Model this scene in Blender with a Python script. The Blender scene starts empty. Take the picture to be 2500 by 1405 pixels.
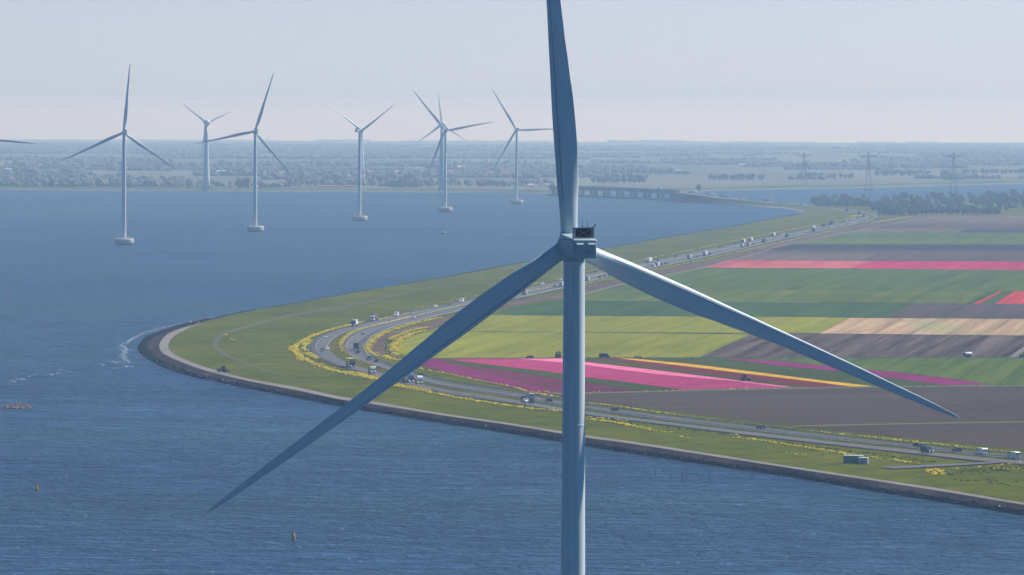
import bpy, bmesh, math, random
from mathutils import Vector, Matrix
R = math.radians
rnd = random.Random(7)
sc = bpy.context.scene
COL = sc.collection

# ------------------------------------------------------------------ camera
CAM_H, FPX, CX, CY, EYE, ROLL = 124.0, 11500.0, 1250.0, 702.5, 278.0, R(0.18)
FLAT, RAD = 8000.0, 4.316e6          # the ground is flat to 8 km, then bends away to the horizon
PITCH = math.atan((CY - EYE) / FPX)
ROT = Matrix.Rotation(R(90) - PITCH, 3, 'X') @ Matrix.Rotation(ROLL, 3, 'Z')
cam_d = bpy.data.cameras.new('camera'); cam = bpy.data.objects.new('camera', cam_d)
COL.objects.link(cam); cam.location = (0, 0, CAM_H); cam.rotation_euler = ROT.to_euler()
cam_d.sensor_fit = 'HORIZONTAL'; cam_d.sensor_width = 36.0; cam_d.lens = 36.0 * FPX / 2500.0
cam_d.clip_start = 5.0; cam_d.clip_end = 90000.0
sc.camera = cam

def zc(r):
    return 0.0 if r < FLAT else -(r - FLAT) ** 2 / (2 * RAD)
def P(u, v, z=0.0):
    """the point of the ground (raised by z) that lies in that direction"""
    d = ROT @ Vector(((u - CX) / FPX, -(v - CY) / FPX, -1.0))
    h = math.hypot(d.x, d.y); s = d.z / h
    r = (z - CAM_H) / s if s < -1e-5 else 1e9
    if r > FLAT:
        disc = s * s - 2 * (CAM_H - z + s * FLAT) / RAD
        r = FLAT + RAD * (-s - math.sqrt(max(0.0, disc)))
    return Vector((d.x / h * r, d.y / h * r, z + zc(r)))
def ray_at(u, v, y):
    d = ROT @ Vector(((u - CX) / FPX, -(v - CY) / FPX, -1.0))
    return Vector((0, 0, CAM_H)) + d * (y / d.y)
def G(x, y, z=0.0):
    return Vector((x, y, z + zc(math.hypot(x, y))))

# ------------------------------------------------------------------ helpers
def cr(pts, sub):
    """Catmull-Rom through tuples"""
    n, out = len(pts), []
    for i in range(n - 1):
        p0, p1, p2, p3 = pts[max(i - 1, 0)], pts[i], pts[i + 1], pts[min(i + 2, n - 1)]
        for k in range(sub):
            t = k / sub
            out.append(tuple(0.5 * (2 * b + (c - a) * t + (2 * a - 5 * b + 4 * c - d) * t * t + (3 * b - a - 3 * c + d) * t ** 3)
                             for a, b, c, d in zip(p0, p1, p2, p3)))
    out.append(tuple(pts[-1])); return out

class MB:
    def __init__(self): self.v, self.f, self.m = [], [], []
    def add(self, vs, fs, mi=0):
        o = len(self.v); self.v += [tuple(p) for p in vs]
        self.f += [tuple(o + i for i in f) for f in fs]; self.m += [mi] * len(fs)
    def box(self, c, s, mi=0, M=None):
        x, y, z = c; a, b, h = s[0] / 2, s[1] / 2, s[2] / 2
        vs = [Vector((x + i * a, y + j * b, z + k * h)) for k in (-1, 1) for j in (-1, 1) for i in (-1, 1)]
        if M: vs = [M @ p for p in vs]
        self.add(vs, [(0, 2, 3, 1), (4, 5, 7, 6), (0, 1, 5, 4), (2, 6, 7, 3), (0, 4, 6, 2), (1, 3, 7, 5)], mi)
    def prism(self, prof, y0, y1, mi=0):
        n = len(prof)
        self.add([(x, y0, z) for x, z in prof] + [(x, y1, z) for x, z in prof],
                 [tuple(range(n)), tuple(range(2 * n - 1, n - 1, -1))] + [(i, i + n, (i + 1) % n + n, (i + 1) % n) for i in range(n)], mi)
    def tube(self, p, q, r0, r1=None, n=8, mi=0):
        p, q = Vector(p), Vector(q); r1 = r0 if r1 is None else r1
        d = (q - p).normalized(); a = d.orthogonal().normalized(); b = d.cross(a)
        cs = [(math.cos(2 * math.pi * i / n), math.sin(2 * math.pi * i / n)) for i in range(n)]
        self.add([p + (a * c + b * s) * r0 for c, s in cs] + [q + (a * c + b * s) * r1 for c, s in cs],
                 [(i, (i + 1) % n, (i + 1) % n + n, i + n) for i in range(n)] + [tuple(range(n - 1, -1, -1)), tuple(range(n, 2 * n))], mi)
    def lathe(self, prof, n=24, c=(0, 0, 0), mi=0, axis=None):
        vs = []
        for r, z in prof:
            for i in range(n):
                a = 2 * math.pi * i / n; p = Vector((r * math.cos(a), r * math.sin(a), z))
                if axis == 'y': p = Vector((p.x, p.z, p.y))
                vs.append(p + Vector(c))
        fs = [(j * n + i, j * n + (i + 1) % n, (j + 1) * n + (i + 1) % n, (j + 1) * n + i) for j in range(len(prof) - 1) for i in range(n)]
        fs += [tuple(range(n - 1, -1, -1)), tuple((len(prof) - 1) * n + i for i in range(n))]
        self.add(vs, fs, mi)
    def rock(self, c, r, rn, mi=0, flat=0.7):
        vs = [Vector(d) * r * rn.uniform(.7, 1.25) for d in ((1, 0, 0), (0, 1, 0), (-1, 0, 0), (0, -1, 0), (0, 0, 1), (0, 0, -1))]
        a = rn.uniform(0, 6.28); M = Matrix.Rotation(a, 3, 'Z') @ Matrix.Rotation(rn.uniform(-.5, .5), 3, 'X')
        vs = [M @ p for p in vs]
        self.add([(c[0] + p.x, c[1] + p.y, c[2] + p.z * flat) for p in vs],
                 [(0, 1, 4), (1, 2, 4), (2, 3, 4), (3, 0, 4), (1, 0, 5), (2, 1, 5), (3, 2, 5), (0, 3, 5)], mi)
    def tuft(self, c, r, h, n, rn, mi=0):
        for _ in range(n):
            p = Vector((c[0] + rn.uniform(-r, r), c[1] + rn.uniform(-r, r), c[2] + rn.uniform(.35, 1) * h))
            a = Vector((rn.uniform(-1, 1), rn.uniform(-1, 1), rn.uniform(-.5, .5))).normalized() * r * rn.uniform(.35, .7)
            b = Vector((rn.uniform(-1, 1), rn.uniform(-1, 1), rn.uniform(-.2, 1))).normalized() * h * rn.uniform(.3, .6)
            self.add([p - a - b, p + a - b, p + a + b, p - a + b], [(0, 1, 2, 3)], mi)
    def ribbon(self, lines, mi=0):
        n = len(lines[0]); o = len(self.v)
        for L in lines: self.v += [tuple(p) for p in L]
        for j in range(len(lines) - 1):
            for i in range(n - 1):
                self.f.append((o + j * n + i, o + j * n + i + 1, o + (j + 1) * n + i + 1, o + (j + 1) * n + i)); self.m.append(mi)
    def mesh(self, name, mats, smooth=False, up=False):
        me = bpy.data.meshes.new(name); me.from_pydata(self.v, [], self.f)
        for m in (mats if isinstance(mats, (list, tuple)) else [mats]): me.materials.append(m)
        me.polygons.foreach_set('material_index', self.m)
        if smooth: me.polygons.foreach_set('use_smooth', [True] * len(self.f))
        if up:
            bm = bmesh.new(); bm.from_mesh(me); bm.normal_update()
            bmesh.ops.reverse_faces(bm, faces=[f for f in bm.faces if f.normal.z < 0]); bm.to_mesh(me); bm.free()
        me.update(); return me
    def build(self, name, mats, parent=None, smooth=False, up=False, angle=None):
        o = bpy.data.objects.new(name, self.mesh(name, mats, smooth or angle is not None, up)); COL.objects.link(o)
        if angle is not None:
            o.data.set_sharp_from_angle(angle=R(angle))
        if parent: o.parent = parent
        return o

def bevel(o, w, seg=2):
    m = o.modifiers.new('bevel', 'BEVEL'); m.width = w; m.segments = seg; m.limit_method = 'ANGLE'; return o
def tag(o, label=None, cat=None, group=None, kind=None):
    for k, val in (('label', label), ('category', cat), ('group', group), ('kind', kind)):
        if val: o[k] = val
    return o
def put(name, mesh, parent=None, loc=None, rz=None, scale=None):
    o = bpy.data.objects.new(name, mesh); COL.objects.link(o)
    if parent: o.parent = parent
    if loc is not None: o.location = loc
    if rz is not None: o.rotation_euler = (0, 0, rz)
    if scale is not None: o.scale = scale if hasattr(scale, '__len__') else (scale,) * 3
    return o
def empty(name, loc, label=None, cat=None, group=None, rz=0.0):
    o = bpy.data.objects.new(name, None); COL.objects.link(o); o.location = loc; o.rotation_euler = (0, 0, rz)
    o.empty_display_size = 1.0
    return tag(o, label, cat, group)
def copy_tree(o, parent=None):
    c = o.copy(); COL.objects.link(c); c.parent = parent
    for ch in [x for x in bpy.data.objects if x.parent == o]: copy_tree(ch, c)
    return c

# ------------------------------------------------------------------ materials
class NT:
    def __init__(self, name):
        self.mat = bpy.data.materials.new(name); self.mat.use_nodes = True
        self.t = self.mat.node_tree; self.b = self.t.nodes['Principled BSDF']
        self.tc = self.t.nodes.new('ShaderNodeTexCoord').outputs['Object']
    def n(self, typ, **kw):
        x = self.t.nodes.new(typ)
        for k, val in kw.items(): setattr(x, k, val)
        return x
    def link(self, a, b): self.t.links.new(a, b)
    def noise(self, scale=(1, 1, 1), rot=0.0, detail=3.0, rough=.55, dist=0.0):
        m = self.n('ShaderNodeMapping'); m.vector_type = 'POINT'
        r = self.n('ShaderNodeVectorRotate'); r.rotation_type = 'Z_AXIS'; r.inputs['Angle'].default_value = rot
        self.link(self.tc, r.inputs['Vector']); self.link(r.outputs[0], m.inputs['Vector'])
        m.inputs['Scale'].default_value = scale
        x = self.n('ShaderNodeTexNoise'); x.inputs['Scale'].default_value = 1.0
        x.inputs['Detail'].default_value = detail; x.inputs['Roughness'].default_value = rough; x.inputs['Distortion'].default_value = dist
        self.link(m.outputs[0], x.inputs['Vector']); return x.outputs['Fac']
    def ramp(self, fac, stops, interp='LINEAR'):
        x = self.n('ShaderNodeValToRGB'); x.color_ramp.interpolation = interp
        e = x.color_ramp.elements
        while len(e) < len(stops): e.new(.5)
        for k, (p, c) in enumerate(stops):
            e[k].position = p; e[k].color = (c[0], c[1], c[2], 1) if hasattr(c, '__len__') else (c, c, c, 1)
        self.link(fac, x.inputs[0]); return x.outputs['Color']
    def mix(self, fac, a, b, mode='MIX'):
        x = self.n('ShaderNodeMix'); x.data_type = 'RGBA'; x.blend_type = mode
        for sock, val in ((x.inputs[0], fac), (x.inputs[6], a), (x.inputs[7], b)):
            if isinstance(val, bpy.types.NodeSocket): self.link(val, sock)
            elif hasattr(val, '__len__'): sock.default_value = (*val[:3], 1)
            else: sock.default_value = val
        return x.outputs[2]
    def out(self, color=None, rough=.8, spec=.3, metal=0.0, bump=None, bstr=.3, bdist=1.0):
        if color is not None:
            if isinstance(color, bpy.types.NodeSocket): self.link(color, self.b.inputs['Base Color'])
            else: self.b.inputs['Base Color'].default_value = (*color[:3], 1)
        if isinstance(rough, bpy.types.NodeSocket): self.link(rough, self.b.inputs['Roughness'])
        else: self.b.inputs['Roughness'].default_value = rough
        self.b.inputs['Specular IOR Level'].default_value = spec; self.b.inputs['Metallic'].default_value = metal
        if bump is not None:
            x = self.n('ShaderNodeBump'); x.inputs['Strength'].default_value = bstr; x.inputs['Distance'].default_value = bdist
            self.link(bump, x.inputs['Height']); self.link(x.outputs[0], self.b.inputs['Normal'])
        return self.mat

def s2l(r, g, b):
    f = lambda c: c / 12.92 if c <= .04045 else ((c + .055) / 1.055) ** 2.4
    return tuple(f(c / 255) for c in (r, g, b))
def plain(name, c, rough=.6, spec=.4, metal=0.0, var=.12, scale=.8):
    """a plain paint with a little unevenness"""
    t = NT(name); n = t.noise((scale,) * 3, detail=4)
    return t.out(t.mix(n, [x * (1 - var) for x in c], [min(1, x * (1 + var)) for x in c]), rough, spec, metal)
def crop(name, c1, c2, ang=9.0, across=.35, along=.006, mott=.35, c3=None, patch=.006, lo=.36, hi=.64):
    """a field: rows along ang (degrees right of straight ahead) and broad uneven patches"""
    k = (.48, .43, .36) if ('soil' in name) else (.78, .47, .50) if 'tulip' in name and 'yellow' not in name else (.78, .65, .20)
    md = [(a + b) / 2 for a, b in zip(c1, c2)]; c1, c2 = [[max(.002, m_ + (a - m_) * 1.6) for a, m_ in zip(c, md)] for c in (c1, c2)]
    c1, c2 = [a * b for a, b in zip(c1, k)], [a * b for a, b in zip(c2, k)]
    t = NT(name)
    rows = t.noise((across, along, 1), rot=R(ang), detail=4, rough=.7)
    col = t.ramp(rows, [(lo, c1), (hi, c2)])
    pt = t.noise((patch, patch * .6, 1), rot=R(ang), detail=4)
    dk = t.ramp(pt, [(.3, 1 - mott), (.7, 1 + mott * .4)])
    col = t.mix(1.0, col, dk, 'MULTIPLY')
    if c3:
        sp = t.noise((patch * 4, patch * .8, 1), rot=R(ang), detail=5)
        col = t.mix(t.ramp(sp, [(.5, 0.0), (.68, .8)]), col, c3)
    if 'crop' in name or 'green' in name or 'stubble' in name or 'soil' in name or 'tulip' in name:      # wheel tracks of the sprayer
        vr = t.n('ShaderNodeVectorRotate'); vr.rotation_type = 'Z_AXIS'; vr.inputs['Angle'].default_value = R(ang); t.link(t.tc, vr.inputs['Vector'])
        sx = t.n('ShaderNodeSeparateXYZ'); t.link(vr.outputs[0], sx.inputs[0])
        wob = t.n('ShaderNodeMath', operation='MULTIPLY_ADD'); t.link(t.noise((.004, .004, 1), detail=2), wob.inputs[0]); wob.inputs[1].default_value = 9.0; t.link(sx.outputs[0], wob.inputs[2])
        sc_ = t.n('ShaderNodeMath', operation='MULTIPLY'); t.link(wob.outputs[0], sc_.inputs[0]); sc_.inputs[1].default_value = 1 / 21.0
        fr = t.n('ShaderNodeMath', operation='FRACT'); t.link(sc_.outputs[0], fr.inputs[0])
        col = t.mix(1.0, col, t.ramp(fr.outputs[0], [(0.0, .82), (.045, .85), (.075, 1.0), (.93, 1.02), (.97, .85), (1.0, .82)]), 'MULTIPLY')
    fine = t.noise((.25, .25, .25), detail=3)
    col = t.mix(1.0, col, t.ramp(fine, [(.25, .8), (.75, 1.2)]), 'MULTIPLY')
    return t.out(col, 1.0, 0.0)
# ------------------------------------------------------------------ light, sky, air
SKY_TOP, SKY_MID, SKY_HOR = (.03, .46, .86), (1.96, 1.63, 1.64), (4.0, 3.3, 4.6)
SUN_AZ, SUN_EL = R(65), R(48)            # from straight ahead towards the right
w = bpy.data.worlds.new('World'); sc.world = w; w.use_nodes = True
nt = w.node_tree; bg = nt.nodes['Background']
sky = nt.nodes.new('ShaderNodeTexSky'); sky.sky_type = 'NISHITA'; sky.sun_disc = False
sky.sun_elevation = SUN_EL; sky.sun_rotation = SUN_AZ; sky.altitude = 0; sky.air_density = 1.0; sky.dust_density = 1.0; sky.ozone_density = 1.0
def wn(kind, **kw):
    x = nt.nodes.new(kind)
    for k, val in kw.items(): setattr(x, k, val)
    return x
tc = wn('ShaderNodeTexCoord'); sp = wn('ShaderNodeSeparateXYZ'); cb = wn('ShaderNodeCombineXYZ')
mx = wn('ShaderNodeMath', operation='MAXIMUM'); mx.inputs[1].default_value = 0.0        # the horizon glow runs on below eye level
ad = wn('ShaderNodeMath', operation='MULTIPLY_ADD'); ad.inputs[1].default_value = .9; ad.inputs[2].default_value = .10   # thicker, paler air than the model's
nt.links.new(tc.outputs['Generated'], sp.inputs[0]); nt.links.new(sp.outputs[2], mx.inputs[0]); nt.links.new(mx.outputs[0], ad.inputs[0])
nt.links.new(sp.outputs[0], cb.inputs[0]); nt.links.new(sp.outputs[1], cb.inputs[1]); nt.links.new(ad.outputs[0], cb.inputs[2])
nm = wn('ShaderNodeVectorMath', operation='NORMALIZE'); nt.links.new(cb.outputs[0], nm.inputs[0])
nt.links.new(nm.outputs[0], sky.inputs['Vector'])
gl = wn('ShaderNodeMapRange', interpolation_type='SMOOTHSTEP')                          # the whitish band low over the horizon
gl.inputs[1].default_value = -.0005; gl.inputs[2].default_value = .0044; gl.inputs[3].default_value = 1.0; gl.inputs[4].default_value = 0.0
nt.links.new(sp.outputs[2], gl.inputs[0])
mul = wn('ShaderNodeMix', data_type='RGBA', blend_type='MULTIPLY'); mul.inputs[0].default_value = 1.0
mixc = wn('ShaderNodeMix', data_type='RGBA'); mixc.inputs[7].default_value = (*SKY_HOR, 1)
gl2 = wn('ShaderNodeMapRange', interpolation_type='SMOOTHSTEP')
gl2.inputs[1].default_value = .026; gl2.inputs[2].default_value = .07; gl2.inputs[3].default_value = 0.0; gl2.inputs[4].default_value = 1.0
nt.links.new(sp.outputs[2], gl2.inputs[0])
mixt = wn('ShaderNodeMix', data_type='RGBA'); mixt.inputs[6].default_value = (*SKY_MID, 1); mixt.inputs[7].default_value = (*SKY_TOP, 1)
nt.links.new(gl2.outputs[0], mixt.inputs[0]); nt.links.new(mixt.outputs[2], mixc.inputs[6])
nt.links.new(gl.outputs[0], mixc.inputs[0]); nt.links.new(sky.outputs[0], mul.inputs[6]); nt.links.new(mixc.outputs[2], mul.inputs[7])
nt.links.new(mul.outputs[2], bg.inputs['Color'])
bg.inputs['Strength'].default_value = .06
sun_d = bpy.data.lights.new('sun', 'SUN'); sun_d.energy = 5.0; sun_d.angle = R(.53); sun_d.color = (1.0, .985, .975)
sun = bpy.data.objects.new('sun', sun_d); COL.objects.link(sun)
to_sun = Vector((math.sin(SUN_AZ) * math.cos(SUN_EL), math.cos(SUN_AZ) * math.cos(SUN_EL), math.sin(SUN_EL)))
sun.rotation_euler = to_sun.to_track_quat('Z', 'Y').to_euler(); sun.location = (300, 300, 400)
sc.view_settings.view_transform = 'Standard'; sc.view_settings.look = 'None'; sc.view_settings.exposure = 0.38; sc.view_settings.gamma = 1.0
sc.render.engine = 'CYCLES'
sc.cycles.use_denoising = True; sc.cycles.max_bounces = 6; sc.cycles.volume_bounces = 0; sc.cycles.diffuse_bounces = 3; sc.cycles.glossy_bounces = 2
sc.cycles.caustics_reflective = False; sc.cycles.caustics_refractive = False

hz = MB(); hz.box((0, 8000, 47), (76000, 60000, 280))
haze = hz.build('haze', []); haze['kind'] = 'stuff'
hm = bpy.data.materials.new('hazy air'); hm.use_nodes = True; hn = hm.node_tree
for x in list(hn.nodes):
    if x.type == 'BSDF_PRINCIPLED': hn.nodes.remove(x)
pv = hn.nodes.new('ShaderNodeVolumePrincipled'); pv.inputs['Color'].default_value = (.46, .69, 1.0, 1)
pv.inputs['Absorption Color'].default_value = (.84, .94, 1, 1)
pv.inputs['Density'].default_value = 1.0e-4; pv.inputs['Anisotropy'].default_value = 0.2
hn.links.new(pv.outputs[0], [x for x in hn.nodes if x.type == 'OUTPUT_MATERIAL'][0].inputs['Volume'])
haze.data.materials.append(hm)

# ------------------------------------------------------------------ water and far land
def polar(name, mat, r_of, r1, z, nr, na, span, kind):
    m = MB(); lines = []
    for j in range(nr + 1):
        L = []
        for i in range(na + 1):
            a = -span + 2 * span * i / na; r0 = r_of(a); r = r0 * (r1 / r0) ** (j / nr)
            L.append(G(r * math.sin(a), r * math.cos(a), z))
        lines.append(L)
    m.ribbon(lines); o = m.build(name, mat, up=True); o['kind'] = kind; return o

t = NT('lake water')
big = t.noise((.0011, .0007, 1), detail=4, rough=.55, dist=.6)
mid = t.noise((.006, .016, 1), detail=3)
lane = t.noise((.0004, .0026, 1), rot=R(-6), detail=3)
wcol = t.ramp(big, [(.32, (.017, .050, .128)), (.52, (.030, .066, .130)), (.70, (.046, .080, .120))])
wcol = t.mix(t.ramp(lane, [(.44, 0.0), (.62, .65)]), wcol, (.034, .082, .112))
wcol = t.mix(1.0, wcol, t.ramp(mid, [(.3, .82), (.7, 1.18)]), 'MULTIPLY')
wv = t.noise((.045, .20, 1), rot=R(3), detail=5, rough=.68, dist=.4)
wcol = t.mix(1.0, wcol, t.ramp(wv, [(.28, .42), (.5, .95), (.68, 1.85)]), 'MULTIPLY')      # light and dark sides of the waves, painted into the water colour
chop = t.noise((.16, .30, 1), rot=R(7), detail=4, rough=.62, dist=.3)
swell = t.noise((.035, .085, 1), rot=R(-5), detail=3)
ripple = t.noise((.55, .8, 1), detail=2)
h1 = t.n('ShaderNodeMath', operation='MULTIPLY_ADD'); t.link(swell, h1.inputs[0]); h1.inputs[1].default_value = 1.1; t.link(chop, h1.inputs[2])
h2 = t.n('ShaderNodeMath', operation='MULTIPLY_ADD'); t.link(ripple, h2.inputs[0]); h2.inputs[1].default_value = .22; t.link(h1.outputs[0], h2.inputs[2])
gust = t.ramp(t.noise((.0012, .0045, 1), rot=R(4), detail=5, rough=.6), [(.32, .55), (.66, 1.2)])
h3 = t.n('ShaderNodeMath', operation='MULTIPLY'); t.link(h2.outputs[0], h3.inputs[0]); t.link(gust, h3.inputs[1])
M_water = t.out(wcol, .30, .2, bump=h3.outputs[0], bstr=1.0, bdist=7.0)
t.b.inputs['IOR'].default_value = 1.2; t.b.inputs['Specular Tint'].default_value = (.40, .84, 1, 1)
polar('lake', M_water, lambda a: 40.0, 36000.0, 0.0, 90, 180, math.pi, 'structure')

# the far shore: pixel line -> distance by angle
SHORE = [(-900, 458), (-300, 460), (0, 464.5), (200, 466), (400, 467), (630, 468.5), (900, 470), (1100, 470.5), (1200, 471), (1260, 473), (1345, 475),
         (1420, 474), (1560, 471), (1660, 470), (1760, 466.5), (1900, 464), (2050, 461), (2140, 459), (2250, 456), (2350, 453), (2500, 450), (2800, 444), (3400, 434)]
SH = [(math.atan2(p.x, p.y), math.hypot(p.x, p.y)) for p in (P(u, v, 0) for u, v in SHORE)]
def shore_r(a):
    if a <= SH[0][0]: return SH[0][1]
    for (a0, r0), (a1, r1) in zip(SH, SH[1:]):
        if a <= a1: return r0 + (r1 - r0) * (a - a0) / (a1 - a0)
    return SH[-1][1]
t = NT('far polder')
b1 = t.noise((.0006, .0030, 1), rot=R(4), detail=4, rough=.6)
b2 = t.noise((.0018, .0009, 1), rot=R(9), detail=3)
c = t.ramp(b1, [(.28, (.07, .08, .06)), (.40, (.085, .11, .055)), (.48, (.125, .11, .10)), (.55, (.09, .12, .06)), (.62, (.14, .12, .11)), (.72, (.08, .10, .06))], 'CONSTANT')
c = t.mix(1.0, c, t.ramp(b2, [(.35, .7), (.65, 1.25)]), 'MULTIPLY')
M_far = t.out(c, .95, .1)
polar('far_land', M_far, lambda a: shore_r(a) + 25, 35500.0, 2.0, 110, 120, .36, 'structure')
# dyke along the far shore: stone foot, then grass
M_fargrass = crop('far dyke grass', (.075, .13, .035), (.10, .155, .045), 80, .05, .004)
M_stone = plain('pale shore stone', (.10, .10, .095), .9, .2, var=.3, scale=.15)
dk = [-.36 + .72 * i / 240 for i in range(241)]
def arc(dr, z): return [G((shore_r(a) + dr) * math.sin(a), (shore_r(a) + dr) * math.cos(a), z) for a in dk]
m = MB(); m.ribbon([arc(0, -.3), arc(16, 2.6)]); m.build('far_shore_stone', M_stone, up=True)['kind'] = 'structure'
m = MB(); m.ribbon([arc(16, 2.6), arc(34, 5.5), arc(44, 5.5), arc(190, 2.3)]); m.build('far_dyke', M_fargrass, up=True)['kind'] = 'structure'

# ------------------------------------------------------------------ the headland
Z0 = 3.0
# outer waterline | top of rocks | top of asphalt | inner edge of the path
ST = [((2900, 1322), (2900, 1308), (2900, 1292), (2900, 1286)),
      ((2640, 1282), (2640, 1269), (2640, 1254), (2640, 1248)), ((2500, 1259), (2500, 1247), (2500, 1233), (2500, 1228)),
      ((2300, 1228), (2300, 1215), (2300, 1200), (2300, 1194)), ((2100, 1194), (2100, 1183), (2100, 1169), (2100, 1164)),
      ((1920, 1164), (1920, 1153), (1920, 1142), (1920, 1137)), ((1720, 1135), (1720, 1124), (1720, 1111), (1720, 1105.5)),
      ((1520, 1105), (1520, 1094), (1520, 1080.5), (1520, 1075)), ((1432, 1090), (1432, 1080), (1432, 1069), (1432, 1063)),
      ((1250, 1058.6), (1250, 1050), (1250, 1039), (1250, 1034)), ((1090, 1034), (1090, 1026), (1090, 1016), (1090, 1011)),
      ((930, 1010), (930, 1001), (930, 990), (930, 984)), ((818, 990.5), (820, 982), (822, 974), (824, 967)),
      ((721, 972), (724, 963), (728, 954), (732, 947)), ((600, 950), (606, 941), (614, 932), (620, 928)),
      ((520, 933), (530, 924), (542, 915.5), (550, 911)), ((460, 920), (470, 911), (485, 900), (494, 894)),
      ((396, 899), (412, 890), (436, 881.7), (456, 880)), ((364, 882), (384, 875), (412, 871), (434, 870)),
      ((345, 866), (366, 862), (396, 861), (421, 862)), ((337, 853), (358, 850), (389.5, 849.7), (413, 852)),
      ((340, 844), (360, 841), (389.5, 841.7), (411, 843)), ((350, 832), (367, 831), (396, 829), (416, 830.5)),
      ((364, 822.5), (379, 822), (412, 814.5), (428, 819)), ((412, 805), (420, 807), (444, 801.7), (460, 802)),
      ((444, 794), (450, 797), (476, 793), (492, 789.5)), ((508, 780), (510, 782), (520, 781.5), (531, 779))]
ZS = (-.4, 1.4, 2.7, Z0)
flatst = cr([sum(s, ()) for s in ST], 6)
LN = [[P(s[2 * k], s[2 * k + 1], ZS[k]) for s in flatst] for k in range(4)]
CREST = [(572, 768), (620, 758), (721, 741), (842, 719), (938, 702.4), (1100, 675), (1180, 660), (1250, 647), (1360, 627), (1480, 606.5), (1560, 593),
         (1640, 578), (1720, 565), (1800, 552.5), (1830, 545.8), (1910, 531), (1945, 524.8), (1958, 521)]
far_d = [P(u, v, Z0) for u, v in cr([(531, 779)] + CREST, 5)[1:]]
for i, p in enumerate(far_d):
    q0 = far_d[max(i - 1, 0)]; q1 = far_d[min(i + 1, len(far_d) - 1)]
    d = (q1 - q0); nrm = Vector((-d.y, d.x, 0)).normalized()
    k = min(1.0, (i + 1) / 6)
    last = LN[3][-1] if i == 0 else None
    for L, off, z in ((LN[2], .7, 2.8), (LN[1], 8, 1.4), (LN[0], 14, -.4)):
        L.append(Vector((p.x + nrm.x * off, p.y + nrm.y * off, z)))
    LN[3].append(p)
t = NT('wet riprap bed'); M_bed = t.out(t.ramp(t.noise((.5, .5, .5), detail=5), [(.3, (.018, .018, .02)), (.7, (.05, .045, .042))]), 1.0, 0.0)
t = NT('old dyke asphalt')
n1 = t.noise((.05, .05, .3), detail=5, rough=.65); n2 = t.noise((.4, .4, .4), detail=4)
c = t.ramp(n1, [(.28, (.014, .011, .014)), (.52, (.036, .028, .028)), (.72, (.075, .060, .048))])
M_dasph = t.out(t.mix(1.0, c, t.ramp(n2, [(.2, .75), (.8, 1.25)]), 'MULTIPLY'), 1.0, 0.0)
t = NT('concrete dyke path')
c = t.ramp(t.noise((.06, .06, .06), detail=5), [(.3, (.17, .145, .128)), (.7, (.235, .20, .175))])
M_path = t.out(t.mix(1.0, c, t.ramp(t.noise((.5, .5, .5), detail=3), [(.2, .85), (.8, 1.12)]), 'MULTIPLY'), .9, .2)
def grass(name, c1, c2, c3, s=1.0):
    k = (.82, .70, .10); c1, c2, c3 = [[a * b for a, b in zip(c, k)] for c in (c1, c2, c3)]
    t = NT(name)
    a = t.noise((.012 * s, .009 * s, 1), detail=5, rough=.62); b = t.noise((.10, .05, 1), rot=R(20), detail=5, rough=.7); f = t.noise((.6, .5, .6), detail=3)
    c = t.ramp(a, [(.28, c1), (.52, c2), (.74, c3)])
    c = t.mix(1.0, c, t.ramp(b, [(.25, .52), (.5, 1.0), (.78, 1.5)]), 'MULTIPLY')
    c = t.mix(1.0, c, t.ramp(f, [(.25, .82), (.75, 1.16)]), 'MULTIPLY')
    return t.out(c, 1.0, 0.0, bump=f, bstr=.4, bdist=.3)
M_grass = grass('dyke grass', (.066, .092, .020), (.098, .128, .022), (.140, .150, .034))
for name, a, b, mt in (('shore_rock_bed', 0, 1, M_bed), ('dyke_asphalt', 1, 2, M_dasph), ('dyke_path', 2, 3, M_path)):
    m = MB(); m.ribbon([LN[a], LN[b]]); m.build(name, mt, up=True)['kind'] = 'structure'
inner = LN[3]
back = [P(u, v, Z0) for u, v in ((1975, 508), (2010, 500), (2100, 496), (2300, 488), (2500, 478), (2800, 470), (3300, 462))]
right = [P(u, v, Z0) for u, v in ((3500, 700), (3400, 1000), (3100, 1250))]
m = MB(); poly = inner + back + right; m.add(poly, [tuple(range(len(poly)))])
g = m.build('grass_land', M_grass)
bm = bmesh.new(); bm.from_mesh(g.data); bmesh.ops.triangulate(bm, faces=bm.faces[:], ngon_method='EAR_CLIP'); bm.normal_update()
bmesh.ops.reverse_faces(bm, faces=[f for f in bm.faces if f.normal.z < 0]); bm.to_mesh(g.data); bm.free(); g['kind'] = 'structure'

def sheet(name, pts, mat, z, kind='structure', sm=0):
    pp = cr(pts, sm) if sm else pts
    m = MB(); m.add([P(u, v, z) for u, v in pp], [tuple(range(len(pp)))])
    o = m.build(name, mat)
    bm = bmesh.new(); bm.from_mesh(o.data); bmesh.ops.triangulate(bm, faces=bm.faces[:], ngon_method='EAR_CLIP'); bm.normal_update()
    bmesh.ops.reverse_faces(bm, faces=[f for f in bm.faces if f.normal.z < 0]); bm.to_mesh(o.data); bm.free()
    o['kind'] = kind; return o
def lerp(a, b, t): return a + (b - a) * t
def band(name, A, B, mat, z, sub=6):
    """a ribbon between two pixel lines"""
    m = MB(); m.ribbon([[P(u, v, z) for u, v in cr(A, sub)], [P(u, v, z) for u, v in cr(B, sub)]])
    o = m.build(name, mat, up=True); o['kind'] = 'structure'; return o

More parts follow.
